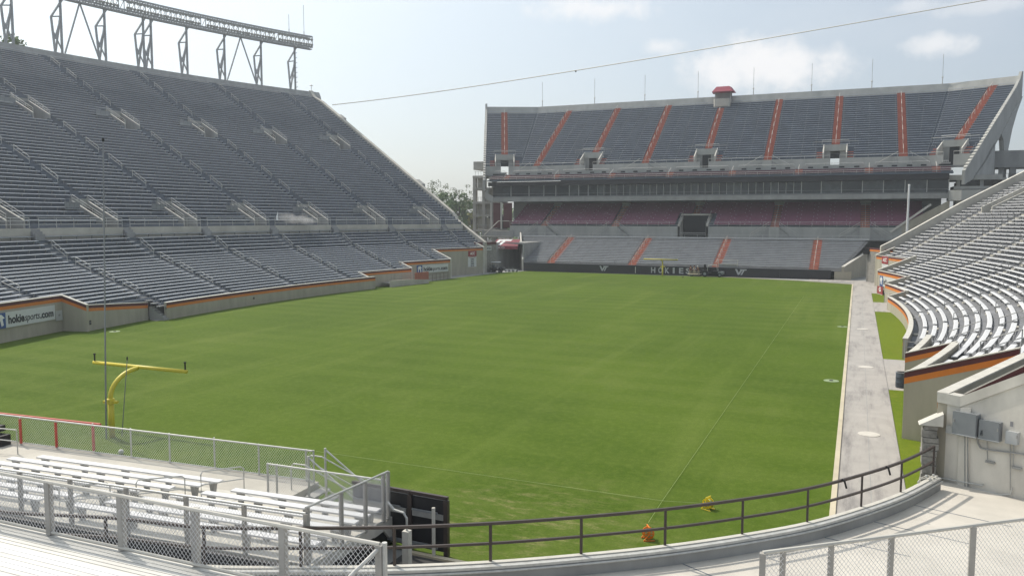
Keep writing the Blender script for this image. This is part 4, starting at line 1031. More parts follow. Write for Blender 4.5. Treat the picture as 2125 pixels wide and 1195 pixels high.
# announcer's hut on the top wall
hut = thing('rooftop_hut', 'small concrete hut with crimson awning on the far grandstand rim', 'hut', (2.3, 159, 34))
m = MB(); m.prism([(.5, 157.6, 34.7), (.75, 157.2, 34.7), (3.85, 157.2, 34.7), (4.1, 157.6, 34.7), (4.1, 160.2, 34.7), (.5, 160.2, 34.7)], (0, 0, 1.75)); m.build('hut_base', 'conc', hut)
m = MB(); m.box((2.3, 159.9, 37.2), (3.6, .3, 1.9)); m.build('back_panel', 'conc_grey', hut)
for x in (.6, 4.0):
    m = MB(); m.box((x, 158.6, 37.2), (.12, .12, 1.7)); m.build('post', 'galv', hut)
m = MB(); m.prism([(.1, 157.3, 38.0), (.1, 157.5, 38.25), (.55, 159.2, 39.1), (.1, 161, 38.2), (.1, 161, 38.0)], (0, 0, .0001)) if False else None
m = MB(); m.add([(.1, 157.2, 38.0), (4.6, 157.2, 38.0), (4.9, 160.8, 38.0), (-.2, 160.8, 38.0), (.9, 158.4, 39.25), (3.7, 158.4, 39.25), (3.9, 160.8, 39.3), (.7, 160.8, 39.3)], ((3, 2, 1, 0), (0, 1, 5, 4), (1, 2, 6, 5), (2, 3, 7, 6), (3, 0, 4, 7), (4, 5, 6, 7))); m.build('awning', 'roofred', hut)
fix_children(hut)
# lightning rods along the rim
for k, x in enumerate((-41.5, -28.1, -15.85, -3.55, 8.65, 20.75, 32.65, 45.8)):
    m = MB(); y = 160.4; z0 = ZUT+1.5
    m.tube([(x, y, z0), (x, y, z0+1.6)], .09, 6); m.tube([(x, y, z0+1.6), (x, y, z0+6.2)], .045, 5)
    m.lathe((x, y, z0+1.5), ((.12, 0), (.22, .1), (.12, .25)), 8)
    o = m.build('lightning_rod', 'galv'); tag(o, 'thin lightning rod, ' + ['first', 'second', 'third', 'fourth', 'fifth', 'sixth', 'seventh', 'eighth'][k] + ' from the left on the far grandstand rim', 'lightning rod', 'lightning rods on the far grandstand', kind='thing')
# towers behind the far stand
tw_ = thing('stair_tower', 'beige open stair tower left of the far grandstand', 'tower', (-49, 146, 0))
for x in (-52.0, -49.6, -47.0):
    m = MB(); m.box((x, 144, 9.5), (.8, .9, 20)); m.build('column', 'conc', tw_)
for z in (7.2, 10.6, 13.6, 16.8, 19.6):
    m = MB(); m.box((-48.8, 145.5, z), (7.0, 4.5, .55)); m.build('landing', 'conc', tw_)
    m = MB()
    for k in range(9): m.box((-51.6+k*.7, 143.4, z+.75), (.06, .06, 1.0))
    m.box((-48.8, 143.4, z+1.25), (6.4, .07, .07)); m.build('landing_rail', 'galv', tw_)
m = MB(); m.box((-50.2, 146, 22.2), (4.2, 4.6, 1.9)); m.build('roof_box', 'conc', tw_)
for px_, pz_, pw_, ph_ in ((-48.4, 15.2, 2.0, 2.7), (-48.4, 12.1, 2.0, 2.4), (-50.7, 12.1, 1.3, 2.4), (-50.7, 18.2, 1.3, 2.2), (-48.4, 8.8, 2.0, 2.6), (-50.7, 8.8, 1.3, 2.6)):
    m = MB(); m.box((px_, 144.2, pz_), (pw_, .3, ph_)); m.build('panel', 'beige', tw_)
m = MB(); m.box((-47.9, 147.8, 9.0), (4.6, .4, 3.2)); m.build('dark_panel', 'glass', tw_); fix_children(tw_)
tw2 = thing('concourse_tower', 'grey concrete walkway tower behind the right end of the far grandstand', 'tower', (58, 150, 0))
m = MB(); m.box((58.5, 150, 21.0), (11, 7, 3.1)); m.build('roof_box', 'conc_grey', tw2)
for x in (53.6, 57.0, 61.0, 63.5):
    m = MB(); m.box((x, 147.3, 9.6), (1.0, 1.0, 19.8)); m.build('column', 'conc_grey', tw2)
for z in (16.6,):
    m = MB(); m.box((58.5, 150, z), (11, 7, .9)); m.build('deck', 'conc_grey', tw2)
    m = MB()
    for k in range(20): m.box((53.8+k*.5, 146.7, z+1.1), (.06, .06, 1.2))
    m.box((58.5, 146.7, z+1.75), (10, .08, .08)); m.build('deck_rail', 'galv_dark', tw2)
m = MB(); m.box((58, 153, 10), (9, .3, 10)); m.build('back_wall', 'conc_grey', tw2); fix_children(tw2)
# ---------------------------------------------------------------- lighting truss on the left stand
tr = thing('lighting_truss', 'long steel lighting truss on bent legs above the left stand', 'lighting truss', (-100, 80, 39))
RTr = 203.2; p = LB.P
def pt(th, z, dr=0): return p(th, RTr+dr, z)
legs = [.072, .1145, .1555, .198, .24, .2825, .326, .368]
for k, t in enumerate(legs):
    offs = (-.004, .004) if k == 3 else (0,)
    m = MB()
    for o_ in offs:
        a = t+o_; w2 = .0035
        m.beam(pt(a+w2, 39.2), pt(a+w2, 49.4), .32, .32)                 # straight leg
        m.beam(pt(a-w2*.8, 39.2), pt(a-w2*1.5, 45.6), .3, .3); m.beam(pt(a-w2*1.5, 45.6), pt(a+w2*1.9, 49.4), .3, .3)   # bent leg
        zs = [39.6, 43.0, 45.6, 49.0]
        m.beam(pt(a-w2*1.5, 45.6), pt(a+w2, 46.0), .22, .22)
        m.beam(pt(a-w2*1.2, 43.2), pt(a+w2, 40.0), .2, .2) if k != 7 else None
        m.beam(pt(a-w2*.9, 40.2), pt(a+w2, 43.4), .2, .2) if k == 7 else None
        m.beam(pt(a+w2, 39.4, 2.2), pt(a+w2, 46.5), .26, .26)
        m.beam(pt(a-w2*.8, 41.8), pt(a+w2, 45.8), .2, .2)
        if k == 7:
            for j in range(8): m.beam(pt(a+w2, 40+j*1.1), pt(a+w2, 40+j*1.1, -1.0), .1, .1)
    m.build('tower', 'truss', tr)
for (t0, t1) in ((.1145, .1555), (.2825, .326)):
    for a in (t0+.006, t1-.003):
        m = MB(); m.beam(pt(a, 39.6), pt((t0+t1)/2+.001, 49.2), .22, .22); m.build('brace', 'truss', tr)
tq = arc(.02, .392, .0108)
for dr in (-.9, .9):
    for z in (49.55, 51.9):
        m = MB()
        for a, c in zip(tq, tq[1:]): m.beam(pt(a, z, dr), pt(c, z, dr), .26, .34)
        m.build('chord', 'truss', tr)
m = MB()
for i, a in enumerate(arc(.02, .392, .0054)):
    for dr in (-.9, .9): m.beam(pt(a, 49.5, dr), pt(a, 51.9, dr), .12, .12)
    m.beam(pt(a, 49.5, -.9), pt(a, 49.5, .9), .1, .1); m.beam(pt(a, 51.9, -.9), pt(a, 51.9, .9), .1, .1)
    m.beam(pt(a, 49.6, .9), pt(a+.0052, 51.8, .9), .09, .09)
stuff(m.build('web_members', 'truss', tr))
m = MB()
for a, c in zip(tq, tq[1:]): m.beam(pt(a, 49.1, -.2), pt(c, 49.1, -.2), 1.1, .12)
m.build('catwalk', 'truss', tr)
lampm = None; nl = 0
for a in arc(.022, .39, .0034):
    if (int(a/.0428) % 2 == 0 and (a % .0428) < .006): continue
    m = MB(); q = pt(a, 51.2, -1.25); d = (Vector((0, 55, 0))-q).normalized(); d = Vector((d.x, d.y, -.5)).normalized()
    z_ = Vector((0, 0, 1)); sx = d.cross(z_).normalized(); sy = sx.cross(d)
    vs = []
    for r_, f in ((.14, -.3), (.30, .05), (.32, .2)):
        for k in range(8): vs.append(q + d*f + (sx*cos(k*pi/4)+sy*sin(k*pi/4))*r_)
    m.add(vs, [(i*8+k, i*8+(k+1) % 8, (i+1)*8+(k+1) % 8, (i+1)*8+k) for i in range(2) for k in range(8)] + [tuple(range(8))[::-1], tuple(range(16, 24))])
    m.build('floodlight', 'galv_dark', tr); nl += 1
    m = MB(); m.add([(x, y, z-1.2) for x, y, z in vs], [(i*8+k, i*8+(k+1) % 8, (i+1)*8+(k+1) % 8, (i+1)*8+k) for i in range(2) for k in range(8)] + [tuple(range(8))[::-1], tuple(range(16, 24))]); m.build('floodlight', 'galv_dark', tr)
fix_children(tr)
for k, (t, z0, z1, lb) in enumerate(((.365, 52, 56.2, 'short thin whip antenna standing on the lighting truss'), (.384, 52, 59.0, 'tall thin whip antenna near the end of the lighting truss'))):
    m = MB(); m.tube([pt(t, z0), pt(t, z1)], .06, 5); m.tube([pt(t, z0), pt(t, z0+1.0)], .1, 6); tag(m.build('antenna', 'galv'), lb, 'antenna', kind='thing')
m = MB(); q = pt(.392, 39.3); m.tube([q, q+Vector((0, 0, 1.7))], .07, 6); m.lathe(q+Vector((0, 0, 1.5)), ((.08, 0), (.45, .1), (.1, .3)), 8); tag(m.build('weather_mast', 'galv'), 'stubby mast on the top corner of the left stand', 'mast', kind='thing')
# ---------------------------------------------------------------- overhead cable, flagpole
A = LB.P(.3901, 199.0, 36.0)
dA = ray(690, 218).normalized(); A = CAM + dA*205
B_ = CAM + ray(2140, -16).normalized()*70
m = MB(); n = 60; pts = []
for i in range(n+1):
    f = i/n; q = A.lerp(B_, f); pts.append(q - Vector((0, 0, 1))*1.4*4*f*(1-f)*.5)
m.tube(pts, [.11*(1-f_/n)+.035*(f_/n) for f_ in range(n+1)], 5)
cb = m.build('overhead_cable', 'galv_dark'); tag(cb, 'long dark cable strung across the sky above the field', 'cable', kind='thing')
q = A.lerp(B_, .58); dq = ray(1193, 141).normalized()
m = MB(); best = min(pts, key=lambda x: abs((PW/2+FPX*(x-CAM).dot(rt)/(x-CAM).dot(fw))-1193)); m.lathe(best-Vector((0, 0, .22)), ((.04, 0), (.11, .06), (.11, .18), (.04, .25)), 8); m.build('cable_clamp', 'rubber', cb)
fp = WY(1882, 480, 128); m = MB(); m.tube([(fp.x, 128, 5.8), (fp.x+.05, 128, WY(1884, 385, 128).z)], [.2, .15], 8); m.lathe((fp.x+.05, 128, WY(1884, 385, 128).z-.05), ((.16, 0), (.2, .1), (.1, .25)), 8)
tag(m.build('flagpole', 'white'), 'bare white pole standing before the right end of the club seats', 'pole', kind='thing')
# ---------------------------------------------------------------- tunnel corner at far left
tun = thing('tunnel_mouth', 'dark field tunnel under a maroon canopy at the far left corner', 'tunnel', (-30.5, 118, 0))
m = MB(); m.box((-32.4, 122, 2.6), (.3, 16, 5.4)); m.box((-26.95, 122.4, 2.6), (.3, 14.4, 5.4)); m.build('side_wall', 'conc_grey', tun)
m = MB(); m.box((-29.7, 122.6, 5.15), (5.6, 13, .3)); m.build('roof', 'conc_grey', tun)
m = MB(); m.box((-29.7, 129.2, 2.2), (5.4, .2, 4.6)); m.build('back_panel', 'dark', tun)
m = MB(); m.box((-29.5, 129.0, 2.9), (1.5, .1, 2.2)); bd = m.build('daylight_panel', 'conc_grey', tun)  # solid grey panel, its paler colour stands in for daylight at the tunnel end
m = MB(); m.add([(-33.3, 115.0, 4.65), (-28.3, 115.6, 4.65), (-28.5, 117.5, 5.9), (-33.3, 117.0, 5.9)], ((0, 1, 2, 3),)); m.add([(-33.3, 114.98, 4.05), (-28.3, 115.58, 4.05), (-28.3, 115.6, 4.65), (-33.3, 115.0, 4.65)], ((0, 1, 2, 3),)); cn = m.build('canopy', 'canvas', tun)
vs = lambda a, h: Vector((-33.3+5*a, 115.0+.6*a, 4.65)) + Vector((0, 2, 1.25))*h + Vector((0, -.03, .05))
for pg in ([(.02, .05), (.14, .05), (.22, .9), (.10, .9)], [(.16, .05), (.30, .05), (.42, .68), (.30, .68)], [(.2, .70), (.62, .70), (.66, .92), (.22, .92)]):
    m = MB(); m.add([vs(a, h) for a, h in pg], (tuple(range(4)),)); m.build('letter_mark', 'white', cn)
put_text('GEICO', (-33.1, 114.95, 4.1), (5, .6, 0), (0, 0, 1), 2.2, .48, 'offwhite', cn, weight=.02)
fix_children(tun)
tun.location.x -= .9
def on_wall(bowl, th, R, off=.05):    # point, direction to the right as seen from the field, outward normal (towards the field)
    q = bowl.P(th, R); s = bowl.sg
    tang = Vector((-s*sin(th)*1.0, cos(th), 0)) if s > 0 else Vector((sin(th), cos(th), 0))
    n = Vector((-s*cos(th), -sin(th), 0))
    right = tang if s < 0 else -tang
    return q + n*off, right, n
def board(name, label, cat, bowl, th, R, zc, wd, ht, material, group=None, off=.05):
    q, rgt, n = on_wall(bowl, th, R, off)
    root = thing(name, label, cat, (q.x, q.y, zc), group)
    m = MB(); c = Vector((q.x, q.y, zc)); a = c - rgt*wd/2 - Vector((0, 0, ht/2))
    m.prism([a, a+rgt*wd, a+rgt*wd+Vector((0, 0, ht)), a+Vector((0, 0, ht))], -n*.04); m.build('panel', material, root)
    return root, a + n*.012, rgt, n
UPZ = Vector((0, 0, 1))
r, a, rg, n = board('stadium_sign', 'small pale name board on the grey stone wall at far left', 'sign', LB, .3945, 142.9, 4.45, 2.5, .75, 'offwhite')
put_text('WORSHAM FIELD', a+rg*.12+UPZ*.18, rg, UPZ, 2.26, .38, 'textdark', r, weight=.01); fix_children(r)
r, a, rg, n = board('conference_sign', 'red letters board above a white list of four years on the far left wall', 'sign', LB, .356, 140.85, 2.75, 2.05, 2.85, 'offwhite')
m = MB(); q = a+UPZ*1.86; m.prism([q, q+rg*2.05, q+rg*2.05+UPZ*1.0, q+UPZ*1.0], n*.02); m.build('panel', 'red', r)
put_text('ACC', a+rg*.42+UPZ*2.15+n*.03, rg, UPZ, 1.25, .5, 'white', r, weight=.03, shear=.25)
put_text('CHAMPIONS', a+rg*.2+UPZ*1.63, rg, UPZ, 1.6, .16, 'red', r)
for k, yr in enumerate(('2004', '2007', '2008', '2010')): put_text(yr, a+rg*.6+UPZ*(1.22-.38*k), rg, UPZ, .85, .27, 'textdark', r, weight=.02)
fix_children(r)
def web_board(bowl, th, R, zc, wd, ht, label, logo=True):
    r, a, rg, n = board('web_address_sign', label, 'sign', bowl, th, R, zc, wd, ht, 'offwhite', 'web address boards', off=.13)
    lx = 0
    if logo:
        lx = ht*1.0; m = MB(); m.prism([a, a+rg*lx, a+rg*lx+UPZ*ht, a+UPZ*ht], n*.01); m.build('logo_panel', 'blue', r)
        m = MB(); q = a+n*.02
        m.prism([q+rg*ht*x+UPZ*ht*y for x, y in ((.1, .62), (.3, .86), (.62, .9), (.9, .66), (.72, .6), (.8, .2), (.62, .12), (.52, .5), (.34, .5), (.3, .16), (.18, .2), (.22, .56))], n*.01); m.build('logo_shape', 'white', r)
    w0 = wd-lx; q = a+rg*lx
    put_text('hokie', q+rg*w0*.05+UPZ*ht*.22, rg, UPZ, w0*.31, ht*.56, 'textdark', r, weight=.03)
    put_text('sports', q+rg*w0*.37+UPZ*ht*.10, rg, UPZ, w0*.30, ht*.52, 'textdark', r, shear=.2)
    put_text('.com', q+rg*w0*.68+UPZ*ht*.22, rg, UPZ, w0*.28, ht*.36, 'textdark', r, weight=.03); fix_children(r)
web_board(LB, .257, 136.7, 1.85, 7.4, 1.25, 'white web address board with blue corner, far left wall beside the roller door')
web_board(LB, -.2615, 136.7, 1.8, 6.9, 1.25, 'white web address board at the left edge of the picture', True)
def roller(th, label):
    q, rg, n = on_wall(LB, th, 140.85, .03); rt_ = thing('roller_door', label, 'door', (q.x, q.y, 0))
    m = MB(); a = Vector((q.x, q.y, 0))-rg*1.25; m.prism([a, a+rg*2.5, a+rg*2.5+UPZ*2.3, a+UPZ*2.3], n*.03); m.build('door_leaf', 'black', rt_)
    m = MB(); a = a+UPZ*2.3; m.prism([a, a+rg*2.5, a+rg*2.5+UPZ*.95, a+UPZ*.95], n*.06); m.build('shutter_box', 'ebox', rt_); fix_children(rt_)
roller(.309, 'dark roller door under grey shutter box in the far left wall')
# ramp and rails
rp = thing('access_ramp', 'low concrete ramp with rails and a brown panel by the far left wall', 'ramp', (-31, 82, 0))
c0, c1 = LB.P(.150, 132.3), LB.P(.218, 132.6)
m = MB(); m.strip([c0, LB.P(.185, 132.3), c1], -.2, [.95, .85, .55], .25); m.build('ramp_wall', 'conc', rp)
m = MB(); m.add([(*LB.P(.15, 132.4).xy, .6), (*LB.P(.218, 132.6).xy, .45), (*LB.P(.218, 134.2).xy, .45), (*LB.P(.15, 134.2).xy, .6)], ((0, 1, 2, 3),)); m.build('ramp_floor', 'conc_grey', rp)
def rail(root, pts, zs, h, material='galv', r=.025, nm='rail', mids=(.5,), post=2.0):
    m = MB(); P3 = [Vector((q[0], q[1], z)) for q, z in zip(pts, zs)]
    m.tube([q+UPZ*h for q in P3], r, 6)
    for f in mids: m.tube([q+UPZ*h*f for q in P3], r*.85, 5)
    for a, c in zip(P3, P3[1:]):
        k = max(1, int((c-a).length/post))
        for i in range(k): m.tube([a.lerp(c, i/k), a.lerp(c, i/k)+UPZ*h], r*.9, 5)
    m.tube([P3[-1], P3[-1]+UPZ*h], r*.9, 5); return m.build(nm, material, root)
rail(rp, [LB.P(.15, 132.2), LB.P(.183, 132.2)], [.85, .85], 1.0, 'galv_dark'); rail(rp, [LB.P(.222, 133.2), LB.P(.27, 135.0), LB.P(.28, 136)], [.0, .0, 0], 1.2, 'brown', post=1.2)
m = MB(); a, c = LB.P(.194, 132.6), LB.P(.22, 132.9); m.strip([a, c], .55, 1.75, .1); m.build('panel', 'redaisle', rp); fix_children(rp)
# stair in the low wall
st = thing('field_stair', 'short dark stair opening in the striped wall at left', 'stair', LB.P(-.164, 133, 0))
for k in range(6):
    a, c = LB.P(-.166, 132.5+.3*k), LB.P(-.162, 132.5+.3*k); a2, c2 = LB.P(-.166, 132.8+.3*k), LB.P(-.162, 132.8+.3*k)
    m = MB(); m.prism([Vector((*q.xy, 0)) for q in (a, c, c2, a2)], (0, 0, .22*(k+1))); m.build('tread', 'conc_grey', st)
fix_children(st)
sheet('concrete_pad', [(-32.3, 30.3), (-31.4, 30.2), (-31.3, 32.6), (-32.3, 32.7)], .004, 'path')
# small fittings on the left walls
for th, R, z, sx, lb, mm in ((-.233, 136.7, 1.45, .8, 'pale grey electrical box beside the web address board at left', 'ebox_l'), (-.226, 134.45, .75, .35, 'small dark outlet low on the left wall corner', 'black'), (-.055, 132.7, .8, .2, 'tiny dark outlet on the long low wall', 'black')):
    r, a, rg, n = board('wall_box', lb, 'box', LB, th, R, z, sx, sx*1.1, mm, off=.12)
    m = MB(); m.prism([a+rg*sx*.4+UPZ*sx*.5, a+rg*sx*.6+UPZ*sx*.5, a+rg*sx*.6+UPZ*sx*.7, a+rg*sx*.4+UPZ*sx*.7], n*.03); m.build('latch', 'galv_dark', r); fix_children(r)
# ---------------------------------------------------------------- boards on the right walls
r, a, rg, n = board('conference_sign', 'red letters board on the striped wall at far right', 'sign', RB, .352, 140.85, 3.1, 2.2, 2.9, 'offwhite')
m = MB(); q = a+UPZ*1.8; m.prism([q, q+rg*2.2, q+rg*2.2+UPZ*1.1, q+UPZ*1.1], n*.02); m.build('panel', 'red', r)
put_text('ACC', a+rg*.4+UPZ*2.1+n*.03, rg, UPZ, 1.4, .55, 'white', r, weight=.03, shear=.25); fix_children(r)
web_board(RB, .255, 136.7, 1.75, 6.6, 1.35, 'white web address board with blue bird panel at far right')
r, a, rg, n = board('drink_sign', 'small red board with a white letter near the path at far right', 'sign', RB, .272, 136.4, .55, 2.2, 1.0, 'red')
put_text('G', a+rg*.7+UPZ*.3, rg, UPZ, .8, .6, 'white', r, weight=.05); m = MB(); m.prism([a-UPZ*.4, a+rg*2.2-UPZ*.4, a+rg*2.2, a], n*.01); m.build('strip', 'offwhite', r); fix_children(r)
r, a, rg, n = board('field_sign', 'white name board under the orange band at the far right pillar', 'sign', RB, .393, 142.9, 4.4, 2.6, .7, 'offwhite')
put_text('WORSHAM FIELD', a+rg*.15+UPZ*.18, rg, UPZ, 2.3, .36, 'textdark', r); fix_children(r)
sp = WY(1800, 521, 112); r = thing('loudspeaker', 'black loudspeaker box above the beige end wall at far right', 'loudspeaker', (sp.x, 112, 4.6))
m = MB(); m.box((sp.x, 112, sp.z), (1.2, .8, 1.0)); m.build('cabinet', 'black', r); m = MB(); m.tube([(sp.x, 112, sp.z-.45), (sp.x, 112, 0)], .06, 6); m.build('stand', 'galv_dark', r); fix_children(r)
# folding gate leaning on the wall, far right
gt = thing('folding_gate', 'open steel gate with crossed bars by the striped wall on the right', 'gate', RB.P(.135, 132.4, 0))
a, c = RB.P(.150, 132.9), RB.P(.128, 134.1); a = Vector((a.x, a.y, .5)); c = Vector((c.x, c.y, .5))
m = MB()
for z in (.1, 1.15): m.tube([a+UPZ*z, c+UPZ*z], .03, 6)
for f in (0, .33, .66, 1): m.tube([a.lerp(c, f)+UPZ*.1, a.lerp(c, f)+UPZ*1.15], .03, 6)
m.build('frame', 'galv_dark', gt); m = MB(); m.tube([a+UPZ*.1, c+UPZ*1.15], .02, 5); m.tube([a+UPZ*1.15, c+UPZ*.1], .02, 5); m.build('cross_bars', 'galv_dark', gt); fix_children(gt)
# entrance gate at the near end of the curved wall
ep = thing('field_gate', 'narrow grey gate with post at the near end of the curved striped wall', 'gate', RB.P(-.131, 133, 0))
for z in (.5, .9, 1.3):
    m = MB(); m.tube([RB.P(-.130, 132.9, z), RB.P(-.130, 134.6, z)], .03, 6); m.build('bar', 'galv_dark', ep)
for R in (132.9, 133.7, 134.6):
    m = MB(); m.tube([RB.P(-.130, R, 0), RB.P(-.130, R, 1.4)], .04, 6); m.build('post', 'galv_dark', ep)
fix_children(ep)
q = Vector((33.72, 24.9, 0)); br = thing('trash_barrel', 'blue grey trash barrel on the concrete pad by the right wall', 'barrel', q)
m = MB(); m.lathe(q, ((.29, 0), (.31, .04), (.31, .3), (.325, .32), (.31, .34), (.31, .6), (.325, .62), (.31, .64), (.31, .9), (.3, .92)), 20); m.build('drum', 'barrel', br, True)
m = MB(); m.lathe(q+UPZ*.88, ((.32, 0), (.33, .04), (.28, .05)), 20); m.build('rim', 'ebox', br); m = MB(); m.lathe(q+UPZ*.935, ((.27, 0), (.27, .004)), 20); m.build('opening', 'dark', br); fix_children(br)
# field drain cover and sprinkler heads
for k, (u, v, lb) in enumerate(((1725, 790, 'pale sprinkler cover in the grass nearest the kerb on the right'), (1748, 678, 'faint sprinkler cover by the kerb halfway down the field'), (238, 688, 'pale sprinkler cover in the grass at left'))):
    q = W(u, v); root = thing('sprinkler_cover', lb, 'sprinkler cover', q, None)
    m = MB(); m.lathe(q, ((.45, .004), (.45, .018), (.4, .022)), 18); m.build('lid', 'dullgreen', root); m = MB(); m.lathe(q+UPZ*.02, ((.12, 0), (.12, .03)), 10); m.build('cap', 'rubber', root); fix_children(root)
# ---------------------------------------------------------------- goalposts
def goal(y, sgn, label):
    root = thing('goalpost', label, 'goalpost', (0, y-1.62*sgn, 0)); by = y-1.62*sgn
    m = MB(); m.tube([(0, by, 0), (0, by, 1.75)], .13, 14); m.build('post', 'yellow', root, True)
    m = MB(); m.lathe((0, by, 1.55), ((.17, 0), (.17, .22), (.14, .24)), 14); m.box((-.28, by, 1.6), (.3, .12, .12)); m.box((.28, by, 1.66), (.3, .12, .12)); m.build('collar', 'yellow', root)
    pts = [(0, by, 1.75)]
    for k in range(13):
        a = k/12*pi/2; pts.append((0, by+sgn*1.55*(1-cos(a)), 1.80+1.12*sin(a)))
    m = MB(); m.tube(pts, .105, 14); m.build('gooseneck', 'yellow', root, True)
    m = MB(); m.tube([(-2.98, y, 2.97), (2.98, y, 2.97)], .085, 14); m.build('crossbar', 'yellow', root, True)
    if sgn > 0:
        for x in (-2.9, 2.9):
            m = MB(); m.tube([(x, y, 3.03), (x, y, 3.38)], .035, 8); m.lathe((x, y, 3.36), ((.05, 0), (.07, .02), (.05, .06)), 8); m.build('upright_stub', 'rubber', root)
    fix_children(root)
goal(0, 1, 'yellow goalpost without uprights at the near end of the field')
goal(109.73, -1, 'small distant yellow goalpost before the black banner wall')
# tall thin poles carrying the net behind the near goal
nA = W(229, 900, .0); 
for k, (u0, v0, u1, v1, lb, rr) in enumerate(((236, 905, 214, 292, 'tall thin dark net pole rising in front of the left stand', .038), (268, 900, 264, 745, 'thin grey net pole beside the near goalpost', .022))):
    q = W(u0, v0); q.y -= .4; d = ray(u1, v1); t_ = (q.y-CAM.y)/d.y; T = CAM + d*t_
    root = thing('net_pole', lb, 'pole', q); m = MB(); m.tube([q, T], [rr, rr*.75], 8); m.build('shaft', 'ebox', root)
    m = MB(); m.lathe(T-UPZ*.05, ((rr*.7, 0), (rr*1.6, .06), (rr, .16)), 8); m.build('tip', 'rubber', root); fix_children(root)
# ---------------------------------------------------------------- strings and reels
m = MB(); m.tube([W(1668, 615)+UPZ*.03, W(1374, 1041.6)+UPZ*.05, W(1345, 1090)+UPZ*.1], .0055, 5); tag(m.build('marking_string', 'string'), 'long pale marking string running up the field to the orange reel', 'string', kind='thing')
m = MB(); m.tube([W(656, 938)+UPZ*.05, W(1374, 1041.6)+UPZ*.06, W(1466, 1050)+UPZ*.1], .0065, 5); tag(m.build('marking_string', 'string'), 'pale marking string across the near end to the yellow reel', 'string', kind='thing')
def reel(q, rz, material, label):
    root = thing('string_reel', label, 'string reel', q); X = Vector((cos(rz), sin(rz), 0)); Y = Vector((-sin(rz), cos(rz), 0))
    S_ = .8; X = X*S_; Y = Y*S_; UPZ = Vector((0, 0, S_)); c = q+UPZ*.27
    for s_ in (-.11, .11):
        m = MB(); n_ = 16; ring = []
        for rr in (.22, .16):
            for k in range(n_): ring.append(c + Y*s_ + (X*cos(2*pi*k/n_)+UPZ*sin(2*pi*k/n_))*rr)
        ring += [x+Y*.025 for x in ring]; o = 2*n_
        m.add(ring, [f for k in range(n_) for f in ((k, (k+1) % n_, n_+(k+1) % n_, n_+k), (o+k, o+n_+k, o+n_+(k+1) % n_, o+(k+1) % n_), (k, o+k, o+(k+1) % n_, (k+1) % n_), (n_+k, n_+(k+1) % n_, o+n_+(k+1) % n_, o+n_+k))])
        for k in range(3):
            a = k*pi/3; d = (X*cos(a)+UPZ*sin(a)); m.beam(c+Y*(s_+.012)-d*.17, c+Y*(s_+.012)+d*.17, .04, .03)
        m.build('flange', material, root)
    m = MB(); m.tube([c-Y*.10, c+Y*.11], .12, 14); m.build('string_drum', 'string', root)
    for s_ in (-.17, .18):
        m = MB(); m.tube([q+Y*s_-X*.22+UPZ*.02, c+Y*s_, q+Y*s_+X*.22+UPZ*.02, q+Y*s_-X*.22+UPZ*.02], .018, 6); m.build('stand_frame', material, root)
    m = MB(); m.tube([c+Y*-.17+UPZ*.02, c-Y*.17+UPZ*.27, c+Y*.18+UPZ*.27, c+Y*.18+UPZ*.02], .02, 6); m.build('carry_handle', material, root)
    m = MB(); m.tube([c+Y*.18, c+Y*.26, c+Y*.26+X*.12, c+Y*.34+X*.12], .014, 6); m.build('crank', 'galv_dark', root); fix_children(root)
reel(W(1345, 1119), .5, 'reel_or', 'orange string reel standing on the grass below the railing')
reel(W(1469, 1056), -.4, 'reel_ye', 'yellow string reel farther right on the grass')
# ---------------------------------------------------------------- curved parapet, brown railing, deck
ZP, ZD = 1.5, 1.05
pp_ = [W(u, v, ZP) for u, v in ((1936, 985), (1869, 1020), (1787, 1050), (1675, 1082), (1540, 1107), (1380, 1130), (1206, 1148), (1018, 1163), (819, 1172), (620, 1174), (425, 1172), (230, 1150))]
pp_ += [pp_[-1]+Vector((-3.5, -.9, 0)), pp_[-1]+Vector((-9, -1.2, 0))]
def smooth_path(P, n=5):
    out = []
    for i in range(len(P)-1):
        p0, p1, p2, p3 = P[max(i-1, 0)], P[i], P[i+1], P[min(i+2, len(P)-1)]
        for k in range(n):
            t = k/n; out.append(.5*((2*p1) + (p2-p0)*t + (2*p0-5*p1+4*p2-p3)*t*t + (3*p1-p0-3*p2+p3)*t**3))
    return out + [P[-1]]
ps = smooth_path(pp_)
par = thing('parapet', 'curved low concrete parapet carrying the brown railing', 'parapet', (24, -9, 0))
m = MB(); m.strip(ps, -.1, ZP-.1, .26); m.build('parapet_face', 'conc_grey', par)
m = MB(); m.strip([q+Vector((.03, .06, 0)) for q in ps], ZP-.098, ZP, .14); m.build('white_coping', 'cap', par)
off = []
for i, q in enumerate(ps):
    d = (ps[min(i+1, len(ps)-1)]-ps[max(i-1, 0)]).normalized(); off.append(q + Vector((-d.y, d.x, 0))*.12)
m = MB(); m.strip(off, ZP-.098, ZP-.03, .15); m.build('worn_coping', 'galv', par)
cnd = [q + (o-q)*2.5 - UPZ*.02 for q, o in zip(ps, off)]
m = MB(); m.tube([x-UPZ*.12 for x in cnd], .03, 6); m.build('conduit', 'galv', par); fix_children(par)
rl = thing('railing', 'brown two bar steel railing along the curved parapet', 'railing', (24, -9, ZP)); HR = .96
posts_uv = [(1936, 985), (1869, 1020), (1787, 1050), (1675, 1082), (1540, 1107), (1380, 1130), (1206, 1148), (1018, 1163), (819, 1172), (625, 1174), (425, 1172), (222, 1150)]
for u, v in posts_uv:
    q = W(u, v, ZP); m = MB(); m.beam(q-UPZ*.02, q+UPZ*HR, .06, .06); m.build('post', 'brown', rl)
for f, wd in ((1.0, .07), (.47, .06)):
    m = MB()
    for a, c in zip(ps, ps[1:]): m.beam(a+UPZ*HR*f, c+UPZ*HR*f, wd, wd)
    m.build('rail', 'brown', rl)
fix_children(rl)
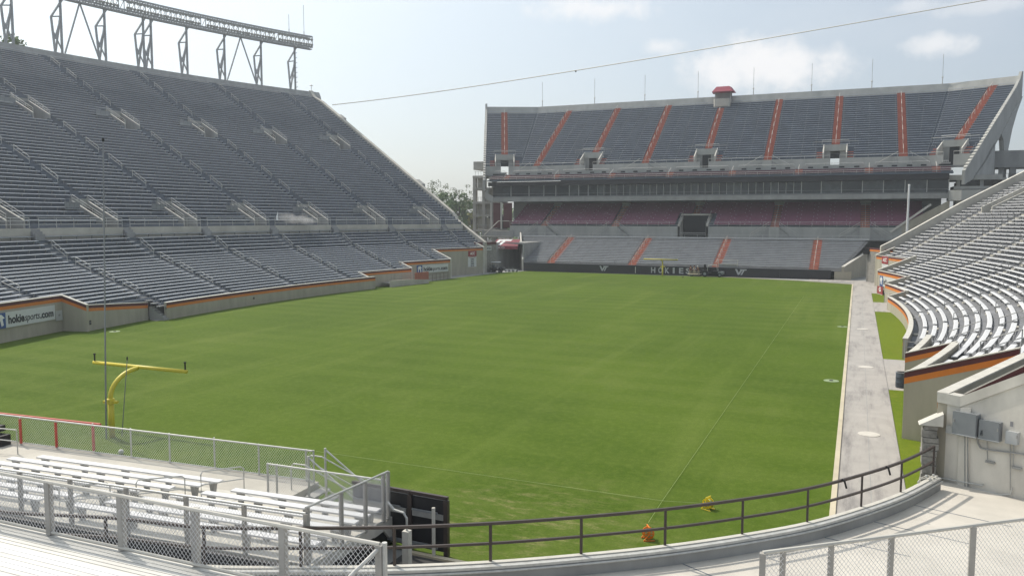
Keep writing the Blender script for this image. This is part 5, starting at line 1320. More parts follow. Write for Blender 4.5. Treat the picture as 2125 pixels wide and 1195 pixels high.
for u, v, lb in ((1751, 997, 'small dark strap knotted on the brown railing'), (1842, 970, 'dark strap hanging from the brown railing near the wall')):
    q = W(u, v, ZP+HR+.02); m = MB(); m.tube([q+Vector((-.06, 0, .03)), q+Vector((.02, 0, 0)), q+Vector((.08, .02, -.22))], .03, 6); tag(m.build('strap', 'rubber'), lb, 'strap', kind='thing')
dk = [q + (o-q)*.2 for q, o in zip(ps, off)]
far_edge = [Vector((q.x, q.y)) for q in dk]
C0, C1, C2 = W(1938, 992, ZD), W(1985, 1003, ZD), W(2125, 1037, ZD)
dC = (C2-C1).normalized(); C3 = C1 + dC*9.5
b = MB(); pts = [(q.x, q.y) for q in far_edge] + [(4, -34), (46, -34), (C3.x+2, C3.y-.5), (C0.x+.4, C0.y+.4)]
b.add([(x, y, ZD) for x, y in pts], (tuple(range(len(pts)))[::-1],)); struct(b.build('deck', 'deckc'))
# thin dark lines across the deck, radial
for u0, v0, u1, v1 in ((1895, 1047, 1945, 1058), (1810, 1081, 1862, 1093), (1700, 1112, 1727, 1118), (1405, 1164, 1455, 1185)):
    a, c = W(u0, v0, ZD+.004), W(u1, v1, ZD+.004); e_ = (c-a).normalized(); s_ = Vector((-e_.y, e_.x, 0))*.02; a = a-e_*.6; c = c+e_*2
    b = MB(); b.quad(a-s_, c-s_, c+s_, a+s_); struct(b.build('deck_line', 'step'))
# ---------------------------------------------------------------- painted concrete wall with electrical boxes
bw = thing('corner_wall', 'tall pale concrete wall with electrical boxes at the right edge', 'wall', C0)
nC = Vector((-dC.y, dC.x, 0));  nC = nC if nC.dot(CAM-C1) > 0 else -nC
PBp = RB.P(-.2985, 141.4)
zc0, zc1 = ZAT(C0.x, C0.y, 812), ZAT(C1.x, C1.y, 822); e2 = C2; zc2 = ZAT(C2.x, C2.y, 768)
zc3 = zc1 + (zc2-zc1)*9.5/(C2-C1).length
th_ = 1.15
def slab(nm, A_, B_, zlo, za, zb, t, material, fwd=0.0):
    m = MB(); d = (B_-A_); n_ = Vector((-d.y, d.x, 0)).normalized(); n_ = n_ if n_.dot(CAM-A_) > 0 else -n_
    A2, B2 = A_+n_*fwd, B_+n_*fwd; X = lambda q, z: Vector((q.x, q.y, z))
    z0, z1 = zlo if isinstance(zlo, tuple) else (zlo, zlo)
    m.hexa([X(A2, z0), X(B2, z1), X(B2-n_*t, z1), X(A2-n_*t, z0), X(A2, za), X(B2, zb), X(B2-n_*t, zb), X(A2-n_*t, za)]); return m.build(nm, material, bw)
slab('wall_face', C0, C1, -.2, zc0-.36, zc1-.36, .35, 'conc_block'); slab('wall_face', C1, C3, -.2, zc1-.36, zc3-.36, .35, 'conc_block')
slab('coping', C0, C1, (zc0-.355, zc1-.355), zc0, zc1, .42, 'cap', .05); slab('coping', C1, C3, (zc1-.355, zc3-.355), zc1, zc3, .42, 'conc_block', .05)
nb = -nC
A_, B_ = C1+nb*.40-dC*.05, C1+nb*.72+dC*2.7; zi0 = zc1+.04; zi1 = zc1+(zc3-zc1)*2.7/9.5+.42
slab('inner_wall', A_, B_, -.2, zi0-.05, zi1-.05, .3, 'conc_block'); slab('coping', A_, B_, (zi0-.048, zi1-.048), zi0, zi1, .36, 'cap', .03)
slab('maroon_band', A_, B_, (zi0-.5, zi1-.5), zi0-.052, zi1-.052, .03, 'maroon', .012)
# field side run up to the zigzag
m = MB(); X = lambda q, z: Vector((q.x, q.y, z)); d = (PBp-C0); n_ = Vector((-d.y, d.x, 0)).normalized(); n_ = n_ if n_.x < 0 else -n_
zp = 4.62
for nm, mt_, z0, z1, y0, y1, o_ in (('wall_face', 'beige', -.3, zc0-.064, -.3, zp-.064, 0), ('orange_band', 'orange', zc0-.578, zc0-.302, zp-.578, zp-.302, .006), ('maroon_band', 'maroon', zc0-.30, zc0-.066, zp-.30, zp-.066, .009), ('coping', 'cap', zc0-.06, zc0, zp-.06, zp, .03)):
    m = MB(); A2, B2 = C0+n_*o_, PBp+n_*o_; t_ = .32 if nm == 'wall_face' else (.38 if nm == 'coping' else .02)
    m.hexa([X(A2, z0), X(B2, y0), X(B2-n_*t_, y0), X(A2-n_*t_, z0), X(A2, z1), X(B2, y1), X(B2-n_*t_, y1), X(A2-n_*t_, z1)]); m.build(nm, mt_, bw)
for pos, s_ in ((C1, .0),):
    q = C1 + dC*0.0; m = MB(); m.hexa([X(q+dC*.03+nC*.0, ZD), X(q+dC*.35, ZD), X(q+dC*.35+nC*.06, ZD), X(q+dC*.03+nC*.06, ZD), X(q+dC*.03, zc1-.37), X(q+dC*.35, zc1-.33), X(q+dC*.35+nC*.06, zc1-.33), X(q+dC*.03+nC*.06, zc1-.37)]); m.build('pilaster', 'conc_block', bw)
fix_children(bw)
def onC(u, v):   # point on the wall plane under a pixel
    d = ray(u, v); t_ = (C1-CAM).dot(nC)/d.dot(nC); return CAM + d*t_
def ebox(u0, v0, u1, v1, dep, material, label, knob=True, extra=None):
    a = onC(u0, v1); c = onC(u1, v0); wd = (Vector((c.x-a.x, c.y-a.y, 0))).length; h = c.z-a.z
    root = thing('electrical_box', label, 'electrical box', a, None); e_ = dC
    P4 = [a, a+e_*wd, a+e_*wd+UPZ*h, a+UPZ*h]
    m = MB(); m.prism(P4, nC*dep); m.build('case', material, root)
    i_ = .02; q = a+nC*dep; m = MB(); m.prism([q+e_*i_+UPZ*i_, q+e_*(wd-i_)+UPZ*i_, q+e_*(wd-i_)+UPZ*(h-i_), q+e_*i_+UPZ*(h-i_)], nC*.012); dr = m.build('door', material, root)
    if knob: m = MB(); kk = q+e_*wd*(.9 if knob == 1 else .06)+UPZ*h*.45; m.prism([kk, kk+e_*.03, kk+e_*.03+UPZ*.1, kk+UPZ*.1], nC*.04); m.build('handle', 'galv_dark', dr)
    m = MB(); top = a+UPZ*h; m.prism([top-e_*.01, top+e_*(wd+.01), top+e_*(wd+.01)+UPZ*.02, top-e_*.01+UPZ*.02], nC*(dep+.03)); m.build('rain_lip', 'ebox_l', root)
    if extra: put_text(extra, q+e_*wd*.1+UPZ*h*.82+nC*.014, UPZ*-1, e_, h*.3, wd*.12, 'textdark', dr, weight=.02)
    fix_children(root)
ebox(1986, 905, 2033, 850, .32, 'ebox', 'largest plain grey electrical box on the concrete wall', 2)
ebox(2038, 915, 2079, 868, .24, 'ebox', 'grey electrical box with small dark mark, middle of the concrete wall', 1, 'G&W')
ebox(2091, 921, 2115, 892, .16, 'ebox_l', 'small pale box at the right edge of the concrete wall', 1)
ebox(1966, 898, 1979, 882, .1, 'ebox_l', 'smallest pale box left of the largest grey box', 0)
cd_ = thing('conduit_run', 'grey conduit pipes running down the concrete wall below the boxes', 'conduit', onC(2010, 1000))
def cpipe(pts, r, material='galv_dark', off=.06):
    m = MB(); m.tube([onC(u, v)+nC*off for u, v in pts], r, 7); m.build('pipe', material, cd_)
cpipe([(2004, 905), (2004, 1012)], .022); cpipe([(2010, 905), (2010, 1014)], .022); cpipe([(2030, 905), (2031, 918), (2036, 928), (2046, 931), (2130, 942)], .03); cpipe([(2050, 915), (2051, 953)], .014)
cpipe([(2098, 920), (2098, 1015)], .014); cpipe([(2105, 920), (2104, 966)], .014); cpipe([(1940, 988), (1990, 997), (2040, 1006), (2042, 1003)], .026, 'galv'); cpipe([(1940, 994), (2000, 1008), (2080, 1026), (2098, 1024), (2102, 1012)], .026, 'galv')
for u, v in ((2055, 955), (2110, 967)):
    a = onC(u-9, v+3); c = onC(u+9, v-2); m = MB(); m.prism([a, a+dC*.28, a+dC*.28+UPZ*.07, a+UPZ*.07], nC*.08); m.build('bracket', 'galv_dark', cd_)
fix_children(cd_)
for u0, v0, u1, v1, lb in ((1946, 893, 1961, 870, 'square dark stain patch on the concrete wall'), (2096, 884, 2103, 875, 'faint rectangular patch above the small pale box')):
    a = onC(u0, v0); c = onC(u1, v1); wd = Vector((c.x-a.x, c.y-a.y, 0)).length
    m = MB(); m.prism([a, a+dC*wd, a+dC*wd+UPZ*(c.z-a.z), a+UPZ*(c.z-a.z)], nC*.006); tag(m.build('wall_patch', 'step_light'), lb, 'patch', kind='thing')
# stone pillar at the corner
sp_ = thing('stone_pillar', 'rough stone pillar with pale sloping cap at the corner of the concrete wall', 'pillar', C0)
q = W(1926, 1000, ZD) + Vector((0, .35, 0)); zt = ZAT(q.x, q.y, 878)
m = MB(); hh = 10; random.seed(3)
z = -.2; k = 0
while z < zt-.05:
    h = random.uniform(.16, .3); m = MB(); jx, jy = random.uniform(-.03, .03), random.uniform(-.03, .03)
    m.box((q.x+jx, q.y+jy, z+h/2), (.46+random.uniform(-.05, .05), .5, h-.02), random.uniform(-.06, .06)); m.build('stone', 'stone', sp_); z += h
m = MB(); m.prism([(q.x-.35, q.y-.3, zt-.02), (q.x+.38, q.y-.3, zt-.02), (q.x+.38, q.y-.3, zt+.42)], (0, .6, 0)); m.build('cap_stone', 'cap', sp_); fix_children(sp_)
pc = thing('pipe_cluster', 'white pipes and fittings at the end of the parapet', 'pipes', W(1930, 990, ZP))
for pts in ([(1908, 992), (1925, 986), (1945, 992)], [(1904, 1000), (1909, 994), (1922, 991), (1940, 996)]):
    m = MB(); m.tube([W(u, v, ZP+.03) for u, v in pts], .018, 6); m.build('pipe', 'cap', pc)
for u, v in ((1922, 990), (1930, 996), (1937, 988)):
    m = MB(); m.lathe(W(u, v, ZP+.02), ((.035, 0), (.045, .05), (.03, .08)), 8); m.build('fitting', 'galv', pc)
fix_children(pc)
# ---------------------------------------------------------------- near bleacher platform behind the fence
ZF = .9
F0, F1 = W(5, 915, ZF), W(650, 1000, ZF)
eX = (F1-F0); eX.z = 0; eX.normalize(); eY = Vector((eX.y, -eX.x, 0))      # eY points back towards the camera
eY = eY if eY.y < 0 else -eY
def BP(a, b_, z=0.0): return Vector((F1.x, F1.y, 0)) + eX*a + eY*b_ + UPZ*z
def ab(u, v, z):
    q = W(u, v, z); d = q - Vector((F1.x, F1.y, q.z)); return d.dot(eX), d.dot(eY)
plat = thing('bleacher_platform', 'raised concrete platform floor under the near white benches', 'platform', BP(-6, 3, 0))
m = MB(); m.hexa([BP(-24, -.12, -.05), BP(.15, -.12, -.05), BP(.15, 2.5, -.05), BP(-24, 2.5, -.05), BP(-24, -.12, ZF), BP(.15, -.12, ZF), BP(.15, 2.5, ZF), BP(-24, 2.5, ZF)])
m.build('floor_slab', 'conc', plat)
NROW = 7; B0 = 2.05; DB = .69; DZB = .07
for k in range(NROW):
    b0, b1 = B0+.36+DB*(k-1), B0+.36+DB*k; z = ZF+.004+DZB*k
    x1 = 4.12+.04*k
    m = MB(); m.hexa([BP(-24, b0, z-.3 if k else -.05), BP(x1, b0, z-.3 if k else -.05), BP(x1, b1, z-.3), BP(-24, b1, z-.3), BP(-24, b0, z), BP(x1, b0, z), BP(x1, b1, z), BP(-24, b1, z)]); m.build('tread', 'cap', plat)
m = MB(); m.hexa([BP(.16, 1.75, -.05), BP(4.0, 1.75, -.05), BP(4.3, 6.8, -.05), BP(.16, 6.8, -.05), BP(.16, 1.75, ZF-.1), BP(4.0, 1.75, ZF-.1), BP(4.3, 6.8, ZF+.2), BP(.16, 6.8, ZF+.2)]); m.build('underframe', 'black', plat)
m = MB(); m.hexa([BP(-24, 6.62, -.05), BP(4.35, 6.62, -.05), BP(4.35, 6.74, -.05), BP(-24, 6.74, -.05), BP(-24, 6.62, 1.28), BP(4.35, 6.62, 1.28), BP(4.35, 6.74, 1.28), BP(-24, 6.74, 1.28)]); m.build('underside_shade', 'black', plat)  # black sheet stands in for the shaded void under the treads
fix_children(plat)
def plank_bench(a0, a1, b_, z, label, grp='white plank benches on the near platform', wd=.27):
    root = thing('plank_bench', label, 'bench', BP((a0+a1)/2, b_, z), grp)
    m = MB(); h = .43
    m.hexa([BP(a0, b_-wd/2, z+h-.05), BP(a1, b_-wd/2, z+h-.05), BP(a1, b_+wd/2, z+h-.05), BP(a0, b_+wd/2, z+h-.05), BP(a0, b_-wd/2, z+h), BP(a1, b_-wd/2, z+h), BP(a1, b_+wd/2, z+h), BP(a0, b_+wd/2, z+h)]); m.build('seat_plank', 'alu_white', root)
    n = max(1, round((a1-a0)/2.0))
    for i in range(n+1):
        a = a0+.3+(a1-a0-.6)*i/n
        m = MB(); m.hexa([BP(a-.07, b_-.05, z), BP(a+.07, b_-.05, z), BP(a+.07, b_+.05, z), BP(a-.07, b_+.05, z), BP(a-.1, b_-.1, z+h-.052), BP(a+.1, b_-.1, z+h-.052), BP(a+.1, b_+.1, z+h-.052), BP(a-.1, b_+.1, z+h-.052)]); m.build('support', 'galv_dark', root)
    fix_children(root)
ordn = ['front row', 'second row', 'third row', 'fourth row', 'fifth row', 'sixth row', 'seventh row', 'back row']
for k in range(NROW):
    z = ZF+.006+DZB*k; b_ = B0+DB*k
    eL = -2.2 if k == 0 else -2.35-.56*(k-1)
    plank_bench(-10.3 if k == 0 else (-10.9 if k == 1 else -24), eL, b_, z, 'long white plank bench left of the aisle, ' + ordn[k if k < NROW-1 else 7])
    if k > 0: plank_bench(eL+1.22, 4.08+.04*k, b_, z, 'white plank bench right of the aisle, ' + ordn[k if k < NROW-1 else 7])
plank_bench(-24, -13.1, 1.75, ZF+.004, 'short white plank bench cut by the left edge of the picture')
def pipe_loop(pts, label, r=.024, mid=None, name='handrail'):
    root = thing(name, label, 'handrail', pts[0]); m = MB(); m.tube(pts, r, 7); m.build('pipe', 'galv', root)
    if mid: m = MB(); m.tube(mid, r*.85, 6); m.build('mid_pipe', 'galv', root)
    fix_children(root)
aA = -1.6
for k, (b0, b1, da, lb) in enumerate(((1.75, 2.9, .1, 'bent pipe handrail at the front of the aisle between the white benches'), (3.5, 4.7, -.75, 'bent pipe handrail in the middle of the aisle between the white benches'), (5.2, 6.3, -2.0, 'bent pipe handrail at the back of the aisle by the gate'))):
    z0 = ZF+DZB*max(0, (b0-2.3)/DB); z1 = ZF+DZB*max(0, (b1-2.3)/DB)
    a = aA+da
    pipe_loop([BP(a, b0, z0), BP(a, b0, z0+.84), BP(a-.05, b0+.08, z0+.92), BP(a-.75, b1-.08, z1+.92), BP(a-.75, b1, z1+.84), BP(a-.75, b1, z1)], lb, mid=[BP(a, b0, z0+.5), BP(a-.75, b1, z1+.5)])
pipe_loop([BP(-12.6, 1.1, ZF), BP(-12.6, 1.1, ZF+.95), BP(-16, 1.3, ZF+.95)], 'pipe handrail at the far left of the near platform', mid=[BP(-12.6, 1.1, ZF+.5), BP(-16, 1.3, ZF+.5)])
db = thing('dark_box', 'dark box with two tiers at the left edge behind the fence', 'box', BP(-15.5, .6, ZF))
m = MB(); m.hexa([BP(-18, .2, ZF), BP(-14.1, .2, ZF), BP(-14.1, .7, ZF), BP(-18, .7, ZF), BP(-18, .2, ZF+.42), BP(-14.1, .2, ZF+.42), BP(-14.1, .7, ZF+.42), BP(-18, .7, ZF+.42)]); m.build('body', 'black', db)
m = MB(); m.hexa([BP(-18, .1, ZF+.5), BP(-14.5, .1, ZF+.5), BP(-14.5, .6, ZF+.5), BP(-18, .6, ZF+.5), BP(-18, .1, ZF+.74), BP(-14.5, .1, ZF+.74), BP(-14.5, .6, ZF+.74), BP(-18, .6, ZF+.74)]); m.build('lid', 'black', db); fix_children(db)
# chain link fences
def fence(label, pts, h, posts, r=.03, pitch=.10, wire=.0042, rail_mat='galv', post_w=.06, square=False, top=True, bottom=True, name='chain_link_fence', pads=None, post_mat=None):
    root = thing(name, label, 'fence', pts[0])
    for a, c in zip(pts, pts[1:]):
        if top: m = MB(); m.tube([a+UPZ*h, c+UPZ*h], r, 7); m.build('top_rail', rail_mat, root)
        if bottom: m = MB(); m.tube([a+UPZ*.05, c+UPZ*.05], r*.8, 6); m.build('bottom_rail', rail_mat, root)
        m = MB(); m.chain(a, c, a.z+.04, c.z+.04, h-.04, pitch, wire); stuff(m.build('wire_mesh', 'alu_white', root))
    for q in posts:
        m = MB()
        if square: m.box(q+UPZ*h*.5, (post_w, post_w, h-.01), atan2(eX.y, eX.x))
        else: m.tube([q, q+UPZ*(h+.03)], post_w/2, 8)
        m.build('post', post_mat or rail_mat, root)
    if pads:
        for a, c in pads: m = MB(); m.tube([a, c], r*1.75, 8); m.build('red_padding', 'redpad', root)
    fix_children(root); return root
hF = 1.1
fposts = [W(u, v, ZF) for u, v in ((44, 922), (118, 930), (195, 937), (273, 948), (353, 960), (446, 970), (538, 985), (636, 998), (652, 1000))]
F00 = F0 - eX*9
fence('long chain link fence along the front of the platform with red padding at left', [F00, F1], hF, fposts[1:] + [F00+eX*2, F00+eX*4.2, fposts[0], F00+eX*6.4], pads=[(F00+UPZ*hF, W(211, 938, ZF)+UPZ*hF)] + [(W(u, v, ZF)+UPZ*.05, W(u, v, ZF)+UPZ*(hF-.05)) for u, v in ((118, 930), (195, 937), (44, 922))])
# right side fence of the bleachers, rising towards the camera
S0, S1 = BP(4.13, 2.19, ZF), BP(4.42, 6.85, ZF+.52)
sp4 = [S0.lerp(S1, f) for f in (0, .07, .32, .62, .985)]
fence('chain link side fence on the right end of the near bleachers', [S0, S1], 1.5, sp4, square=True, post_w=.09, pitch=.09, post_mat='post_grey')
# rear fence of the bleachers
R0_, R1_ = BP(-14, 6.75, ZF+.45), S1
rps = [R0_.lerp(R1_, f) for f in (.0, .12, .24, .36, .475, .58, .69, .80, .90, 1.0)]
fence('chain link fence behind the back row of the near benches', [R0_, R1_], 1.35, rps, square=True, post_w=.095, post_mat='post_grey', bottom=False, pitch=.09)
# short return fence and stair beside the platform
T0, T1 = BP(-.55, 1.75, ZF), BP(4.0, 1.9, ZF)
fence('short chain link fence by the stair at the end of the platform', [T0, T1], 1.1, [T0, T0+eX*.35, T0.lerp(T1, .5)], pitch=.09, post_w=.07)
sg_ = thing('platform_stair', 'small steel stair with pipe rails descending from the platform to the grass', 'stair', BP(1.5, .2, 0))
for k in range(5):
    m = MB(); a0 = .25+.42*k; z = ZF-.17*(k+1)+.0; m.hexa([BP(a0, -.1, z-.05), BP(a0+.4, -.1, z-.05), BP(a0+.4, .9, z-.05), BP(a0, .9, z-.05), BP(a0, -.1, z), BP(a0+.4, -.1, z), BP(a0+.4, .9, z), BP(a0, .9, z)]); m.build('tread', 'conc_grey', sg_)
for b_ in (-.1, .9):
    m = MB(); m.tube([BP(-.25, b_, ZF), BP(-.25, b_, ZF+.8), BP(-.15, b_, ZF+.9), BP(.3, b_, ZF+.9), BP(2.6, b_, .9), BP(2.6, b_, 0)], .025, 7); m.build('pipe_rail', 'galv', sg_)
    m = MB(); m.tube([BP(.25, b_, ZF+.5), BP(2.6, b_, .5)], .02, 6); m.build('pipe_rail', 'galv', sg_)
    m = MB(); m.tube([BP(.4, b_-.06, ZF+1.15), BP(2.9, b_-.06, .35)], .028, 6); m.tube([BP(.4, b_-.06, -.02), BP(.4, b_-.06, ZF+1.2)], .04, 7); m.build('sloping_rail', 'galv', sg_)
fix_children(sg_)
# black panel wall on the grass
G0, G1 = W(805, 1121, .12), W(930, 1147, .12); zt = ZAT(G1.x, G1.y, 1040); Gd = (G1-G0).normalized(); G0 = G0-Gd*1.3
bp_ = thing('panel_screen', 'black panel screen in a brown frame standing on the grass behind the railing', 'screen', G1)
GN = Vector((-Gd.y, Gd.x, 0)); GN = GN if GN.dot(CAM-G1) > 0 else -GN
L_ = (G1-G0).length
for a0, a1 in ((0, L_*.62), (L_*.62+.02, L_)):
    m = MB(); q = G0+Gd*a0; d = Gd*(a1-a0); m.prism([q, q+d, q+d+UPZ*(zt-.12), q+UPZ*(zt-.12)], -GN*.05); m.build('panel', 'black', bp_)
    m = MB(); m.beam(q+Gd*.1+UPZ*(zt-.62)+GN*.06, q+d-Gd*.12+UPZ*(zt-.62)+GN*.06, .06, .16); m.build('ledge', 'galv_dark', bp_)
    m = MB(); m.beam(q+Gd*.1+UPZ*(zt-.50)+GN*.1, q+d-Gd*.3+UPZ*(zt-.50)+GN*.1, .05, .05); m.build('tube_lamp', 'ebox', bp_)
    m = MB(); m.beam(q+Gd*.0+UPZ*(zt-.03), q+d+UPZ*(zt-.03), .1, .1); m.build('top_rail', 'brown', bp_)
for a in (L_*.62, L_-.05):
    m = MB(); q = G0+Gd*a; m.beam(q-UPZ*.1, q+UPZ*(zt-.1), .14, .14); m.build('frame_post', 'brown', bp_)
m = MB(); q = G0+Gd*(L_*.9)+GN*.25; m.tube([q-UPZ*.12, q+UPZ*(zt-.28)], .055, 8); m.build('front_post', 'cap', bp_)
m = MB(); m.beam(G0+UPZ*.15+GN*.12, G1-Gd*.3+UPZ*.15+GN*.12, .08, .1); m.build('foot_rail', 'ebox', bp_); fix_children(bp_)
b = MB(); q0, q1 = W(838, 1147, .02), W(1000, 1180, .02); b.strip([(q0.x, q0.y), (q1.x, q1.y)], -.05, .08, .16); struct(b.build('kerb_edge', 'sand'))
b = MB(); b.add([q0+Vector((0, -.02, 0)), q1+Vector((0, -.02, 0)), q1+Vector((0, -4, 0)), q0+Vector((0, -4, 0))], ((3, 2, 1, 0),)); struct(b.build('asphalt_strip', 'asphalt'))
bo = thing('gate_bollard', 'pale boxed post with bent pipe behind the railing', 'bollard', W(845, 1165, .3)); q = W(845, 1172, .3)
m = MB(); m.box((q.x, q.y, .65), (.2, .2, 1.3)); m.build('post', 'cap', bo); m = MB(); q2 = q+UPZ*1.0; m.tube([q2, q2+UPZ*.35, q2+UPZ*.5-eX*.1, q2+UPZ*.55-eX*.4, q2+UPZ*.75-eX*.6], .035, 7); m.build('bent_pipe', 'galv', bo); fix_children(bo)
# ---------------------------------------------------------------- near upper deck: planks and fence
ZN = 4.25
nf = [W(u, v, ZN) for u, v in ((-60, 1080), (105, 1108), (255, 1140), (408, 1172), (590, 1215), (790, 1262))]
hN = .98
def topv(q, v): return ZAT(q.x, q.y, v)-q.z
nd = (nf[4]-nf[1]).normalized(); nn_ = Vector((nd.y, -nd.x, 0)); nn_ = nn_ if nn_.dot(CAM-nf[2]) > 0 else -nn_
N0 = nf[1]-nd*6; N1 = nf[5]
fence('near white chain link fence along the front of the plank deck', [N0, N1], hN, [N0+nd*k*1.0 for k in (0.6, 2.4, 4.2)] + nf[1:], r=.032, pitch=.088, wire=.0042, square=True, post_w=.105, rail_mat='cap', post_mat='post_grey')
# sloping brace panel at the fence's right end
bs = thing('fence_brace', 'sloping rail and twin end posts closing the near white fence', 'fence', N1)
q = W(790, 1262, ZN); e = W(690, 1195, ZN+.5)
m = MB(); m.tube([N1+UPZ*(hN-.05), N1 + nn_*1.9 - nd*.75 + UPZ*(hN-1.1)], .03, 7); m.build('sloping_rail', 'galv', bs)
m = MB(); m.tube([N1+nd*.08-UPZ*.3, N1+nd*.08+UPZ*(hN+.04)], .04, 8); m.build('end_post', 'galv', bs); fix_children(bs)
dkp = thing('plank_deck', 'bright aluminium plank deck filling the bottom left corner', 'deck', N0)
for k in range(8):
    m = MB(); o = -.14+.1*k; A2, B2 = N0+nn_*o-UPZ*.01, N1+nn_*o-UPZ*.01
    m.hexa([A2-UPZ*.05, B2-UPZ*.05, B2+nn_*.085-UPZ*.05, A2+nn_*.085-UPZ*.05, A2, B2, B2+nn_*.085, A2+nn_*.085]); m.build('foot_plank', 'alu_worn', dkp)
m = MB(); A2, B2 = N0+nn_*-.14-UPZ*.065, N1+nn_*-.14-UPZ*.065; m.hexa([A2-UPZ*.05, B2-UPZ*.05, B2+nn_*3-UPZ*.05, A2+nn_*3-UPZ*.05, A2, B2, B2+nn_*3, A2+nn_*3]); m.build('plank_bed', 'alu_worn', dkp)
for k in range(20):
    m = MB(); o = .69+.125*k; zz = .05; A2, B2 = N0+nn_*o+UPZ*zz, N1+nn_*o+UPZ*zz-nd*.25*max(0, k-1)
    m.hexa([A2-UPZ*.05, B2-UPZ*.05, B2+nn_*.113-UPZ*.05, A2+nn_*.113-UPZ*.05, A2, B2, B2+nn_*.113, A2+nn_*.113]); m.build('seat_plank', 'alu_worn' if k in (2, 5, 6, 10, 13) else 'alu_white', dkp)
m = MB(); A2, B2 = N0-UPZ*.12, N1-UPZ*.12; m.hexa([A2-UPZ*3.2, B2-UPZ*3.2, B2+nn_*4-UPZ*3.2, A2+nn_*4-UPZ*3.2, A2, B2, B2+nn_*4, A2+nn_*4]); m.build('deck_body', 'conc_grey', dkp)
fix_children(dkp)
# right hand near fence
rf_t = [(1583, 1146), (1625, 1138), (1725, 1126), (1850, 1110), (2020, 1090), (2190, 1068)]
ZT2 = 5.2; rq = []
for u, v in rf_t:
    q = W(u, v, ZT2); rq.append(Vector((q.x, q.y, ZT2-1.15)))
root = fence('white chain link fence crossing the bottom right corner', [rq[0], rq[-1]], 1.15, rq, r=.03, pitch=.075, wire=.0042, square=True, post_w=.085, rail_mat='cap', post_mat='post_grey', bottom=True)
# ---------------------------------------------------------------- vehicles and crew far away
def wheel(c, r, wd, root, ax=Vector((0, 1, 0))):
    m = MB(); m.tube([Vector(c)-ax*wd/2, Vector(c)+ax*wd/2], r, 16); w_ = m.build('wheel', 'rubber', root)
    m = MB(); m.tube([Vector(c)-ax*(wd/2+.02), Vector(c)+ax*(wd/2+.02)], r*.5, 12); m.build('hub', 'ebox', w_)
gc = thing('golf_cart', 'small dark golf cart with pale roof parked by the far left tunnel', 'golf cart', (-30.3, 108.2, 0))
cx, cy = -30.4, 108.3
m = MB(); m.prism([(cx-1.1, cy-.55, .32), (cx+1.15, cy-.55, .32), (cx+1.2, cy-.55, .62), (cx+.75, cy-.55, .95), (cx+.55, cy-.55, .55), (cx-.1, cy-.55, .5), (cx-.2, cy-.55, .78), (cx-1.15, cy-.55, .82)], (0, 1.1, 0)); m.build('body', 'black', gc)
m = MB(); m.box((cx-.35, cy, .88), (.5, 1.0, .14)); m.box((cx-.6, cy, 1.15), (.12, 1.0, .42)); m.build('seat', 'barrel', gc)
m = MB(); m.prism([(cx-.9, cy-.6, 1.86), (cx+.7, cy-.6, 1.86), (cx+.62, cy-.56, 1.95), (cx-.82, cy-.56, 1.95)], (0, 1.2, 0)); m.build('roof', 'offwhite', gc)
for x, dx in ((cx-.8, 0), (cx+.75, -.2)):
    for y in (cy-.52, cy+.52):
        m = MB(); m.tube([(x, y, .8), (x+dx, y, 1.88)], .025, 6); m.build('roof_post', 'galv_dark', gc)
for x in (cx-.72, cx+.8):
    for y in (cy-.5, cy+.5): wheel((x, y, .24), .24, .2, gc)
m = MB(); m.tube([(cx+.5, cy-.25, 1.0), (cx+.3, cy-.25, 1.18)], .02, 6); m.lathe((cx+.28, cy-.25, 1.16), ((.18, 0), (.18, .03)), 12); m.build('steering_wheel', 'rubber', gc); fix_children(gc)
uvh = thing('utility_tractor', 'dark field tractor with roll frame standing before the black banner', 'tractor', (6.6, 113.4, 0))
cx, cy = 8.0, 113.3
m = MB(); m.prism([(cx-1.5, cy-.6, .5), (cx+1.9, cy-.6, .45), (cx+1.9, cy-.6, .85), (cx+1.2, cy-.6, 1.05), (cx+.3, cy-.6, 1.0), (cx+.1, cy-.6, .7), (cx-.4, cy-.6, .7), (cx-.6, cy-.6, 1.1), (cx-1.5, cy-.6, 1.1)], (0, 1.2, 0)); m.build('body', 'black', uvh)
m = MB(); m.box((cx+1.7, cy, .68), (.9, 1.3, .5)); m.build('bonnet', 'ebox', uvh)
m = MB(); m.box((cx-.15, cy, 1.0), (.5, .6, .15)); m.box((cx-.42, cy, 1.35), (.12, .6, .6)); m.build('seat', 'rubber', uvh)
m = MB()
for y in (cy-.55, cy+.55): m.tube([(cx-.55, y, 1.0), (cx-.45, y, 1.9), (cx-.2, y, 2.02), (cx+.95, y, 2.02), (cx+1.15, y, 1.05)], .04, 7)
m.tube([(cx-.2, cy-.55, 2.02), (cx-.2, cy+.55, 2.02)], .04, 6); m.tube([(cx+.95, cy-.55, 2.02), (cx+.95, cy+.55, 2.02)], .04, 6); m.build('roll_frame', 'galv', uvh)
m = MB(); m.box((cx-1.05, cy-.1, 1.6), (.34, .34, 1.0)); m.build('stack', 'rubber', uvh)
for x, r_ in ((cx-.95, .5), (cx+1.55, .36)):
    for y in (cy-.62, cy+.62): wheel((x, y, r_), r_, .28, uvh)
m = MB(); m.box((cx-2.9, cy, .35), (2.0, 1.2, .14)); m.box((cx-2.6, cy-.5, .7), (1.0, .12, .1)); m.build('work_trailer', 'sand', uvh)
for y in (cy-.5, cy+.5): wheel((cx-3.3, y, .2), .2, .14, uvh)
m = MB(); m.tube([(cx-1.9, cy, .38), (cx-1.4, cy, .5)], .05, 6); m.build('tow_bar', 'galv_dark', uvh); fix_children(uvh)
